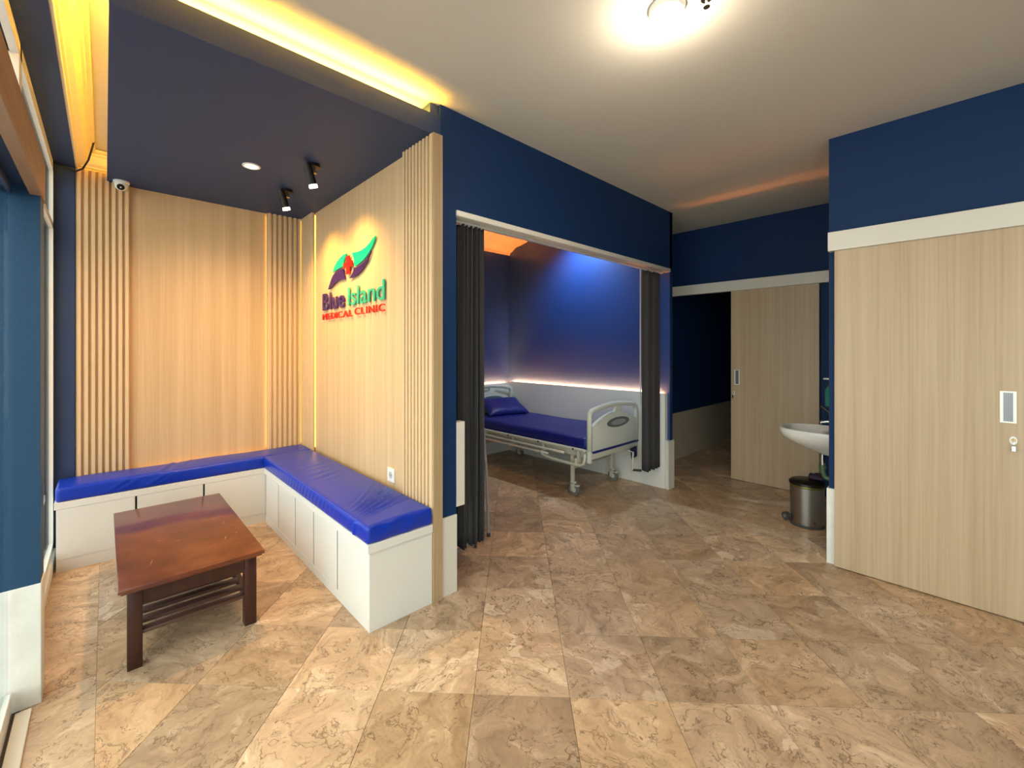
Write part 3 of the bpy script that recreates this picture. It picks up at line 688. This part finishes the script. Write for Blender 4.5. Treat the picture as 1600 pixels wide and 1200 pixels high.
# ------------------------------------------------------------------ lamps on the lowered ceiling
def spotlight(x, y, label):
    t = thing('spotlight', (x, y, 2.68), label, 'spotlight', 'black spotlights on the lowered ceiling')
    B().cyl((x, y, 2.66), (x, y, 2.6795), 0.042, n=28).build('mounting_plate', 'black', t, smooth=True)
    B().cyl((x, y, 2.625), (x, y, 2.66), 0.010, n=12).cyl((x - 0.018, y, 2.628), (x + 0.018, y, 2.628), 0.010, n=12).build('swivel_arm', 'brass', t, smooth=True)
    top = Vector((x - 0.052, y - 0.03, 2.655)); d = Vector((0.33, 0.08, -1)).normalized()
    q = top + d * 0.125
    B().cyl(top, q, 0.0265, n=28).build('lamp_body', 'black', t, smooth=True)
    B().cyl(q, q + d * 0.020, 0.026, 0.0275, n=28).build('lamp_glass', 'lamp_warm', t, smooth=True)
    return t
spotlight(1.030, 2.930, 'black ceiling spotlight nearer the room, larger of the pair')
spotlight(1.042, 3.540, 'black ceiling spotlight nearer the inner corner, smaller of the pair')
t = thing('downlight', (0.727, 3.23, 2.68), 'round recessed downlight glowing in the slate blue lowered ceiling', 'ceiling light')
B().lathe((0.727, 3.23, 2.672), [(0.055, 0.0075), (0.055, 0.002), (0.050, 0), (0.042, 0.001), (0.040, 0.005)], 36).build('trim_ring', 'plastic_w', t, smooth=True)
B().lathe((0.727, 3.23, 2.671), [(0.0395, 0.005), (0.03, 0.001), (0.012, 0.0)], 36).build('lamp_glass', 'lamp_down', t, smooth=True)
t = thing('ceiling_light', (1.729, 0.832, CEIL), 'round flush ceiling light glowing on the white ceiling', 'ceiling light')
B().lathe((1.729, 0.832, CEIL - 0.028), [(0.072, 0.0275), (0.072, 0.010), (0.066, 0.0), (0.058, 0.0), (0.056, 0.012)], 44).build('trim_ring', 'plastic_w', t, smooth=True)
B().lathe((1.729, 0.832, CEIL - 0.030), [(0.057, 0.012), (0.050, 0.004), (0.03, 0.001), (0.008, 0.0)], 44).build('diffuser', 'lamp_white', t, smooth=True)
t = thing('sprinkler', (1.80, 0.70, CEIL), 'tiny chrome fitting on the white ceiling beside the ceiling light', 'fitting')
B().cyl((1.80, 0.70, CEIL - 0.006), (1.80, 0.70, CEIL - 0.0003), 0.022, n=20).build('rosette', 'chrome', t, smooth=True)
B().cyl((1.80, 0.70, CEIL - 0.035), (1.80, 0.70, CEIL - 0.006), 0.006, n=10).cyl((1.80, 0.70, CEIL - 0.038), (1.80, 0.70, CEIL - 0.035), 0.013, n=14).build('nozzle', 'chrome', t, smooth=True)
# security camera
t = thing('security_camera', (0.088, 4.18, 2.68), 'white dome security camera under the lowered ceiling at the slats', 'camera')
B().lathe((0.088, 4.18, 2.662), [(0.047, 0.0175), (0.047, 0.004), (0.043, 0.0)], 32).build('camera_base', 'plastic_w', t, smooth=True)
cc = Vector((0.088, 4.178, 2.652)); dv = Vector((-0.10, -0.75, -0.62)).normalized()
b = B(); bmesh.ops.create_uvsphere(b.m, u_segments=28, v_segments=16, radius=0.040, matrix=Matrix.Translation(cc)); b.build('camera_ball', 'plastic_w', t, smooth='all')
B().cyl(cc + dv * 0.030, cc + dv * 0.0395, 0.024, 0.021, n=24).build('lens', 'black', t, smooth=True)
# cable
cb = [(-0.262, 4.19, 2.722), (-0.23, 4.19, 2.71), (-0.19, 4.19, 2.70), (-0.155, 4.18, 2.685), (-0.115, 4.13, 2.70), (-0.085, 4.06, 2.745), (-0.068, 4.0, 2.80), (-0.055, 3.97, 2.855)]
tag(B().tube(cb, 0.0055, 8).build('cable', 'dark', smooth='all'), 'black cable looping from the window head to the crown moulding', 'cable')

# ------------------------------------------------------------------ curtains
def curtain(name, x0, x1, y, amp, nf, z0, z1, label, hem=0.01, flare=1.0):
    bm = bmesh.new(); nx = nf * 14; nz = 26; rows = []
    for k in range(nz + 1):
        fz = k / nz; row = []
        for i in range(nx + 1):
            s_ = i / nx; ph = 2 * PI * nf * s_
            spread = 1 + (flare - 1) * (1 - fz)
            xm = (x0 + x1) / 2; X = xm + ((x0 + (x1 - x0) * s_) - xm) * spread + 0.004 * math.sin(ph * 2 + 0.7) + 0.006 * math.sin(3 * s_ * 2 * PI + fz * 3) * (1 - fz)
            Y = y + amp * (0.8 + 0.3 * math.sin(s_ * 11 + 1)) * math.sin(ph + 0.4 * math.sin(fz * 2.2 + s_ * 6))
            Z = z0 + (z1 - z0) * fz + (hem * math.sin(ph + 1) if k == 0 else 0)
            row.append(bm.verts.new((X, Y, Z)))
        rows.append(row)
    for a, b_ in zip(rows, rows[1:]):
        for i in range(nx): bm.faces.new((a[i], a[i + 1], b_[i + 1], b_[i]))
    b = B(); b.m.free(); b.m = bm
    t = thing(name, ((x0 + x1) / 2, y, z0), label, 'curtain')
    o = b.build('curtain_cloth', 'curtain', t, smooth='all')
    sd = o.modifiers.new('thickness', 'SOLIDIFY'); sd.thickness = 0.003; sd.offset = 0
    for i in range(nf):
        X = x0 + (x1 - x0) * (i + 0.5) / nf
        B().cyl((X, y, z1 - 0.004), (X, y, z1 + 0.012), 0.004, n=8).build('curtain_hook', 'plastic_w', t)
    return t
curtain('curtain', 1.628, 1.835, 2.125, 0.030, 6, 0.205, 2.228, 'charcoal curtain gathered at the left side of the bed bay opening', 0.016, 1.03)
rc = curtain('curtain', 3.93, 4.245, 2.125, 0.028, 5, 0.235, 2.228, 'charcoal curtain gathered at the right side by the foot of the bed', 0.012, 1.0)
B().box(3.855, 3.868, 2.122, 2.128, 0.9, 2.225).build('draw_tape', 'curt_lt', rc)
tag(B().box(1.58, 4.30, 2.113, 2.137, 2.2325, 2.2445, 0.002).build('curtain_track', 'alu'), 'slim ceiling track under the white head of the bed bay opening', 'curtain rail')
# stand behind left curtain
t = thing('wheeled_stand', (1.95, 2.45, 0), 'grey metal wheeled stand mostly hidden behind the left curtain', 'stand')
B().tube([(2.06, 2.40, 0.95), (2.13, 2.43, 0.5), (2.185, 2.468, 0.018)], 0.011).build('leg', M['greydim'], t, smooth=True)
B().tube([(2.03, 2.42, 0.95), (2.08, 2.44, 0.5), (2.10, 2.50, 0.018)], 0.009).build('leg', M['greydim'], t, smooth=True)
B().cyl((2.186, 2.469, 0), (2.184, 2.467, 0.03), 0.014, n=12).build('foot_cap', 'rubber', t, smooth=True)
B().tube([(1.74, 2.33, 0.055), (1.80, 2.35, 0.058), (1.98, 2.41, 0.062), (2.0, 2.42, 0.95)], 0.010).build('base_tube', M['greydim'], t, smooth=True)
B().cyl((1.985, 2.400, 0.026), (1.999, 2.388, 0.026), 0.026, n=18).build('caster', 'rubber', t, smooth=True)
B().cyl((1.734, 2.335, 0.024), (1.748, 2.325, 0.024), 0.024, n=18).build('caster', 'rubber', t, smooth=True)

# ------------------------------------------------------------------ hospital bed
BX0, BX1, BY0, BY1 = 3.375, 4.262, 2.372, 4.335
bed = thing('hospital_bed', ((BX0 + BX1) / 2, (BY0 + BY1) / 2, 0), 'pale enamel hospital bed with navy mattress standing in the blue bay', 'bed')
def endboard(name, y0, y1, zoff, oval_m, inward):
    e = bpy.data.objects.new(name, None); COL.objects.link(e); e.parent = bed; e.location = (0, 0, 0)
    w = BX1 - BX0; c = (BX0 + BX1) / 2
    fn = lambda u, v, w_: (c + u, y0 + (y1 - y0) * w_, v + zoff)
    h = w / 2
    # lower panel with arched top
    top = [(h - 0.03 - (2 * h - 0.06) * i / 24, 0) for i in range(25)]
    top = [(u, 0.700 + 0.112 * (1 - abs(u / (h - 0.03)) ** 1.7)) for u, _ in top]
    poly = [(-h + 0.03, 0.468), (h - 0.03, 0.468)] + top
    B().prism(poly, fn, 0.006).build('board', 'abs', e, smooth=True)
    # bent top rail
    r = 0.026; ym = (y0 + y1) / 2; pts = []
    pts.append((c - h + 0.02, ym, 0.47)); pts.append((c - h + 0.02, ym, 0.80))
    for i in range(1, 7):
        a = PI / 2 * i / 7; pts.append((c - h + 0.02 + 0.06 * (1 - math.cos(a)), ym, 0.80 + 0.055 * math.sin(a)))
    for i in range(0, 15):
        u = -1 + 2 * i / 14; pts.append((c + u * (h - 0.09), ym, 0.858 + 0.032 * (1 - u * u)))
    for i in range(6, 0, -1):
        a = PI / 2 * i / 7; pts.append((c + h - 0.02 - 0.06 * (1 - math.cos(a)), ym, 0.80 + 0.055 * math.sin(a)))
    pts.append((c + h - 0.02, ym, 0.80)); pts.append((c + h - 0.02, ym, 0.47))
    B().tube([(x, y, z + zoff) for x, y, z in pts], r, 12).build('top_rail', 'abs', e, smooth='all')
    B().prism([(-0.025, 0.79), (0.125, 0.79), (0.095, 0.83), (0.095, 0.885), (0.010, 0.885), (0.010, 0.83)], lambda u, v, w_: (c + u, y0 + 0.004 + (y1 - y0 - 0.008) * w_, v + zoff), 0.004).build('stem', 'abs', e, smooth=True)
    for sx in (-1, 1):
        B().box(c + sx * (h - 0.02) - 0.021, c + sx * (h - 0.02) + 0.021, ym - 0.021, ym + 0.021, 0.36 + zoff, 0.50 + zoff, 0.008).build('post', 'abs', e, smooth=True)
    ys = y0 - 0.004 if inward < 0 else y0 - 0.004
    el = [(0.05 + 0.205 * math.cos(2 * PI * i / 40), 0.705 + 0.050 * math.sin(2 * PI * i / 40)) for i in range(40)]
    B().prism(el, lambda u, v, w_: (c + u, y0 - 0.003 + 0.004 * w_, v + zoff)).build('oval_badge', oval_m, e)
    el = [(0.05 + 0.135 * math.cos(2 * PI * i / 32), 0.705 + 0.028 * math.sin(2 * PI * i / 32)) for i in range(32)]
    B().prism(el, lambda u, v, w_: (c + u, y0 - 0.0042 + 0.001 * w_, v + zoff)).build('badge_inlay', M['greydim'] if oval_m == 'greyoval' else oval_m, e)
    return e
endboard('footboard', BY0, BY0 + 0.038, 0.0, 'greyoval', -1)
endboard('headboard', BY1 - 0.038, BY1, 0.055, 'teal', 1)
# base frame
f = B()
for x in (BX0 + 0.03, BX1 - 0.06): f.box(x, x + 0.03, BY0 + 0.05, BY1 - 0.05, 0.40, 0.45, 0.004)
for y in (BY0 + 0.05, BY0 + 0.65, BY0 + 1.25, BY1 - 0.08): f.box(BX0 + 0.06, BX1 - 0.06, y, y + 0.03, 0.405, 0.445, 0.003)
f.build('bed_frame', 'bed_metal', bed, smooth=True)
B().box(BX0 + 0.04, BX1 - 0.04, BY0 + 0.05, BY1 - 0.05, 0.452, 0.47, 0.003).build('bed_deck', 'bed_metal', bed)
B().box(BX0 + 0.03, BX1 - 0.02, BY0 - 0.004, BY0 + 0.030, 0.395, 0.45, 0.006).build('end_channel', 'bed_metal', bed, smooth=True)
for y in (BY0 + 0.235, BY1 - 0.30):
    for x in (BX0 + 0.045, BX1 - 0.15):
        g = B().box(x - 0.016, x + 0.016, y - 0.016, y + 0.016, 0.14, 0.40, 0.004).build('leg', 'bed_metal', bed, smooth=True)
        cs = bpy.data.objects.new('caster', None); COL.objects.link(cs); cs.parent = bed; cs.location = (0, 0, 0)
        B().cyl((x - 0.011, y - 0.02, 0.060), (x + 0.011, y - 0.02, 0.060), 0.060, n=28).build('wheel', 'castergrey', cs, smooth=True)
        B().cyl((x - 0.0125, y - 0.02, 0.060), (x + 0.0125, y - 0.02, 0.060), 0.026, n=20).build('hub', 'bed_metal', cs, smooth=True)
        B().box(x - 0.021, x - 0.0145, y - 0.032, y + 0.012, 0.045, 0.125, 0.002).box(x + 0.0145, x + 0.021, y - 0.032, y + 0.012, 0.045, 0.125, 0.002).box(x - 0.021, x + 0.021, y - 0.032, y + 0.016, 0.112, 0.14, 0.004).build('fork', 'bed_metal', cs, smooth=True)
        B().box(x - 0.02, x + 0.02, y - 0.075, y - 0.034, 0.098, 0.112, 0.003).build('brake_pedal', 'bed_metal', cs, smooth=True)
# cross braces between the legs
B().tube([(BX0 + 0.045, BY0 + 0.235, 0.27), (BX1 - 0.15, BY0 + 0.235, 0.27)], 0.012).tube([(BX0 + 0.045, BY1 - 0.30, 0.27), (BX1 - 0.15, BY1 - 0.30, 0.27)], 0.012).tube([(BX0 + 0.35, BY0 + 0.10, 0.37), (BX0 + 0.35, BY0 + 0.5, 0.30), (BX0 + 0.35, BY1 - 0.3, 0.30)], 0.013).build('cross_brace', 'bed_metal', bed, smooth=True)
# folded side rail on the near side
sr = bpy.data.objects.new('side_rail', None); COL.objects.link(sr); sr.parent = bed
X = BX0 - 0.012
B().tube([(X, 4.12, 0.455)] + [(X, 4.08 - i * 0.2, 0.478) for i in range(9)] + [(X, 2.44, 0.478), (X, 2.41, 0.474)], 0.015, 10).build('upper_tube', 'bed_metal', sr, smooth='all')
B().tube([(X - 0.02, 4.05 - i * 0.2, 0.425) for i in range(8)], 0.013, 10).build('middle_tube', 'bed_metal', sr, smooth='all')
B().tube([(X - 0.03, 4.05 - i * 0.2, 0.383) for i in range(7)] , 0.013, 10).build('lower_tube', 'bed_metal', sr, smooth='all')
lp = [(X - 0.035, 2.95, 0.375), (X - 0.035, 2.90, 0.355), (X - 0.035, 2.80, 0.345), (X - 0.035, 2.6, 0.340), (X - 0.035, 2.50, 0.338), (X - 0.035, 2.44, 0.343), (X - 0.035, 2.41, 0.365), (X - 0.033, 2.40, 0.40), (X - 0.02, 2.40, 0.45)]
B().tube(lp, 0.014, 10).build('rail_loop', 'bed_metal', sr, smooth='all')
for i, y in enumerate((2.5, 2.95, 3.4, 3.85)):
    B().box(X - 0.045, X + 0.035, y - 0.012, y + 0.012, 0.37 if i else 0.33, 0.40, 0.003).box(X - 0.006, X + 0.02, y - 0.012, y + 0.012, 0.39, 0.47, 0.003).build('rail_bracket', 'bed_metal', sr, smooth=True)
    B().cyl((X - 0.020, y + 0.05, 0.478), (X + 0.0, y + 0.05, 0.478), 0.009, n=10).build('rivet', 'dark', sr)
# crank under the foot end
B().tube([(BX1 - 0.235, BY0 - 0.02, 0.385), (BX1 - 0.235, BY0 - 0.075, 0.38), (BX1 - 0.265, BY0 - 0.085, 0.20)], 0.009).build('crank_arm', 'bed_metal', bed, smooth=True)
B().cyl((BX1 - 0.265, BY0 - 0.085, 0.205), (BX1 - 0.175, BY0 - 0.13, 0.190), 0.0125, n=14).build('crank_grip', 'rubber', bed, smooth=True)
def dm(p, n):
    d = Vector((0, 0, 0))
    if n.z > 0.3: d.z += 0.012 * math.sin(PI * (p.x - BX0) / (BX1 - BX0)) * n.z + 0.003 * math.sin(p.y * 7) * n.z
    return d
mt = rbox(BX0 + 0.012, BX1 - 0.01, BY0 + 0.045, BY1 - 0.045, 0.472, 0.590, 0.035, 0.03, dm).build('mattress', 'sheet', bed, smooth='all')
B().box(BX0 + 0.05, BX1 - 0.01, BY0 - 0.012, BY0 + 0.045, 0.4505, 0.4665, 0.004).build('sheet_flap', 'sheet', bed, smooth=True)
B().prism([(4.07, 0.40), (4.20, 0.41), (4.21, 0.30), (4.10, 0.285)], lambda u, v, w_: (u, BY0 - 0.02 + 0.008 * w_, v), 0.002).build('hanging_cloth', plain('dark_blue_cloth', (0.006, 0.014, 0.07), 0.8), bed)
# pillow: slouching corner raised at the wall side
def pillow():
    bm = bmesh.new(); n = 28; A = []; Bt = []
    for s_ in (1, -1):
        g = []
        for i in range(n + 1):
            row = []
            for j in range(n + 1):
                u, v = -1 + 2 * i / n, -1 + 2 * j / n
                pu = u * (1 - 0.09 * (1 - v * v)) ; pv = v * (1 - 0.09 * (1 - u * u))
                hgt = ((1 - u ** 4) * (1 - v ** 4)) ** 0.55 * 0.062
                hgt += 0.006 * math.sin(5 * u + 3 * v) * (1 - u * u) * (1 - v * v)
                if s_ < 0 and (abs(u) == 1 or abs(v) == 1): row.append(A[i][j]); continue
                row.append(bm.verts.new((pu * 0.30, pv * 0.20, s_ * hgt)))
            g.append(row)
        if s_ > 0: A = g
        else: Bt = g
        for i in range(n):
            for j in range(n): bm.faces.new((g[i][j], g[i + 1][j], g[i + 1][j + 1], g[i][j + 1]))
    b = B(); b.m.free(); b.m = bm
    bmesh.ops.transform(bm, verts=bm.verts, matrix=Matrix.Translation((3.86, 4.07, 0.695)) @ Matrix.Rotation(math.radians(-14), 4, 'Z') @ Matrix.Rotation(math.radians(24), 4, 'X'))
    return b
o = pillow().build('pillow', 'sheet', smooth='all'); tag(o, 'navy blue pillow leaning on the headboard of the hospital bed', 'pillow')

# ------------------------------------------------------------------ doors
def flush_handle(parent, x, y, z, w=0.055, h=0.165):
    g = B()
    for bx in ((x - .004, x, y - w/2, y + w/2, z + h/2 - .008, z + h/2), (x - .004, x, y - w/2, y + w/2, z - h/2, z - h/2 + .008), (x - .004, x, y - w/2, y - w/2 + .012, z - h/2 + .008, z + h/2 - .008), (x - .004, x, y + w/2 - .012, y + w/2, z - h/2 + .008, z + h/2 - .008)): g.box(*bx)
    o = g.build('door_handle', 'alu', parent)
    B().box(x - .0012, x - .0002, y - w/2 + .012, y + w/2 - .012, z - h/2 + .008, z + h/2 - .008).build('recess', plain('recess_grey', (0.22, 0.22, 0.24), 0.3, 0.6), o)
    return o
def lock(parent, x, y, z):
    o = B().prism([(0.014 * math.cos(2 * PI * i / 16), (0.022 if math.sin(2 * PI * i / 16) > 0 else 0.022) * math.sin(2 * PI * i / 16)) for i in range(16)], lambda u, v, w: (x - 0.005 * w, y + u, z + v)).build('lock', 'alu', parent)
    B().cyl((x - 0.010, y, z + 0.004), (x - 0.005, y, z + 0.004), 0.009, n=16).box(x - 0.028, x - 0.010, y - 0.0015, y + 0.0015, z - 0.006, z + 0.012).build('key', 'brass', o)
    B().tube([(x - 0.024, y, z - 0.002), (x - 0.026, y, z - 0.018), (x - 0.024, y + 0.001, z - 0.026)], 0.002, 6).box(x - 0.027, x - 0.023, y - 0.008, y + 0.008, z - 0.055, z - 0.026, 0.001).build('key', 'chrome', o)
    return o
d1 = struct(bpy.data.objects.new('door_1', None)); COL.objects.link(d1); d1.location = (3.59, 0.05, 0)
B().box(3.573, 3.607, -0.36, 0.574, 0.006, 2.125, 0.001).build('door_panel', 'oak_door', d1)
flush_handle(d1, 3.573, -0.165, 1.135, 0.058, 0.170); lock(d1, 3.573, -0.183, 0.958)
B().box(3.55, 3.572, -0.33, -0.23, 0.0, 0.012).build('floor_guide', 'alu', d1)
struct(B().box(3.556, 3.6245, -1.6, 0.607, 2.097, 2.222, 0.002).build('trim_4', 'white_wall'))
d2 = struct(bpy.data.objects.new('door_2', None)); COL.objects.link(d2); d2.location = (5.16, 1.3, 0)
B().box(5.150, 5.186, 0.945, 1.742, 0.006, 2.13, 0.001).build('door_panel', 'oak_door', d2)
flush_handle(d2, 5.150, 1.680, 1.135); lock(d2, 5.150, 1.715, 0.958)
struct(B().box(5.130, 5.1995, 0.70, 2.50, 2.092, 2.205, 0.002).build('trim_5', 'white_wall'))

# ------------------------------------------------------------------ wash basin, bottles, bin
sx, sy = 4.22, 0.622
sink = thing('wash_basin', (sx, sy, 0.8), 'white wall-hung ceramic wash basin projecting from behind the door wall', 'sink')
bm = bmesh.new(); n = 48
def basin_outline(k, s_, zc):   # rounded D projecting along +Y
    a = PI * k / n
    u = math.cos(a); v = math.sin(a)
    return (sx + 0.24 * s_ * math.copysign(abs(u) ** 0.7, u), sy + (0.41 * s_) * abs(v) ** 0.75, zc)
levels_out = [(1.0, 0.805), (1.012, 0.795), (1.0, 0.765), (0.97, 0.742), (0.84, 0.705), (0.64, 0.665), (0.44, 0.635), (0.36, 0.618)]
levels_in = [(0.97, 0.808), (0.92, 0.800), (0.84, 0.76), (0.70, 0.70), (0.40, 0.69), (0.1, 0.688)]
rings = [[bm.verts.new(basin_outline(k, s_, z)) for k in range(n + 1)] for s_, z in reversed(levels_out)]
inner = []
for s_, z in levels_in:
    r_ = []
    for k in range(n + 1):
        a = PI * k / n; u, v = math.cos(a), math.sin(a)
        r_.append(bm.verts.new((sx + 0.24 * s_ * math.copysign(abs(u) ** 0.7, u), sy + 0.09 * (1 if s_ < 0.93 else 0) + (0.41 - (0.09 if s_ < 0.93 else 0)) * s_ * abs(v) ** 0.75, z)))
    inner.append(r_)
allr = rings + inner
for a, b_ in zip(allr, allr[1:]):
    for k in range(n): bm.faces.new((a[k], a[k + 1], b_[k + 1], b_[k]))
for a, b_ in zip(allr, allr[1:]): bm.faces.new((a[0], b_[0], b_[-1], a[-1]))
bm.faces.new(allr[-1]); bm.faces.new(allr[0])
b = B(); b.m.free(); b.m = bm; b.build('basin', 'ceramic', sink, smooth=True)
tx = 4.30
tp = B().cyl((tx, sy + 0.055, 0.806), (tx, sy + 0.055, 0.895), 0.019, n=18).tube([(tx, sy + 0.055, 0.850), (tx, sy + 0.11, 0.862), (tx, sy + 0.155, 0.852), (tx, sy + 0.16, 0.834)], 0.012).build('tap', 'chrome', sink, smooth=True)
B().prism([(sy + 0.045, 0.897), (sy + 0.075, 0.892), (sy + 0.165, 0.975), (sy + 0.150, 0.990)], lambda u, v, w: (tx - 0.012 + 0.024 * w, u, v), 0.003).build('tap_lever', 'black', tp, smooth=True)
B().cyl((sx, sy + 0.13, 0.50), (sx, sy + 0.13, 0.632), 0.018, n=16).build('drain_pipe', 'chrome', sink, smooth=True)
B().tube([(sx, sy + 0.13, 0.515), (sx, sy + 0.13, 0.47), (sx, sy + 0.115, 0.43), (sx, sy + 0.08, 0.415), (sx, sy + 0.045, 0.43), (sx, sy + 0.035, 0.47), (sx, sy + 0.012, 0.49)], 0.021, 12).cyl((sx, sy + 0.13, 0.495), (sx, sy + 0.13, 0.525), 0.026, n=16).build('trap', 'greenpipe', sink, smooth=True)
bt = thing('soap_dispenser', (4.30, 0.70, 1.0), 'teal and white pump bottle in a bracket on the wall above the wash basin', 'bottle')
B().lathe((4.30, 0.712, 0.985), [(0.036, 0), (0.039, 0.008), (0.039, 0.13), (0.026, 0.155), (0.013, 0.165)], 24).build('bottle_body', 'bottle_g', bt, smooth=True)
B().lathe((4.30, 0.712, 1.150), [(0.0135, 0.0), (0.0135, 0.022), (0.005, 0.024), (0.005, 0.05)], 16).box(4.290, 4.310, 0.700, 0.762, 1.199, 1.212, 0.004).build('pump', 'plastic_w', bt, smooth=True)
B().box(4.262, 4.338, 0.613, 0.673, 1.02, 1.05, 0.003).box(4.28, 4.32, 0.613, 0.618, 0.98, 1.10).build('bracket', 'alu', bt, smooth=True)
bin_ = thing('pedal_bin', (4.245, 0.86, 0), 'round steel pedal bin with black lid under the wash basin', 'bin')
bc = (4.27, 0.865)
B().lathe((*bc, 0.0), [(0.108, 0.010), (0.112, 0.012), (0.118, 0.318)], 48).build('bin_body', 'steel', bin_, smooth=True)
B().lathe((*bc, 0.0), [(0.118, 0.0), (0.119, 0.003), (0.116, 0.020), (0.112, 0.022)], 48).build('base_ring', 'rubber', bin_, smooth=True)
B().lathe((*bc, 0.318), [(0.119, 0.0), (0.121, 0.004), (0.119, 0.016), (0.117, 0.017)], 48).build('rim_ring', M['olive'], bin_, smooth=True)
B().lathe((*bc, 0.336), [(0.121, 0.0), (0.126, 0.004), (0.124, 0.018), (0.105, 0.034), (0.06, 0.042), (0.01, 0.044)], 48).build('lid', 'black', bin_, smooth=True)
hx, hy = bc[0] - 0.03, bc[1] + 0.12
B().cyl((hx - 0.01, hy + 0.005, 0.05), (hx - 0.035, hy + 0.02, 0.05), 0.032, n=22).build('hinge_foot', 'rubber', bin_, smooth=True)
B().cyl((hx - 0.035, hy + 0.02, 0.05), (hx - 0.038, hy + 0.022, 0.05), 0.014, n=14).build('foot_hub', 'castergrey', bin_, smooth=True)
pn = Vector((-0.78, -0.60, 0)).normalized()
B().cyl(Vector((*bc, 0.055)) + pn * 0.112, Vector((*bc, 0.055)) + pn * 0.118, 0.004, n=10).build('rivet', 'dark', bin_)
def dc(p, n): return Vector((0, 0, 0.008 * math.sin(p.x * 90) * math.cos(p.y * 70))) if n.z > 0 else Vector((0, 0, 0))
o = rbox(4.255, 4.365, 0.757, 0.860, 0.380, 0.415, 0.017, 0.008, dc).build('folded_cloth', 'darkpurple', smooth='all'); tag(o, 'dark purple cloth lying on the lid of the pedal bin', 'cloth')
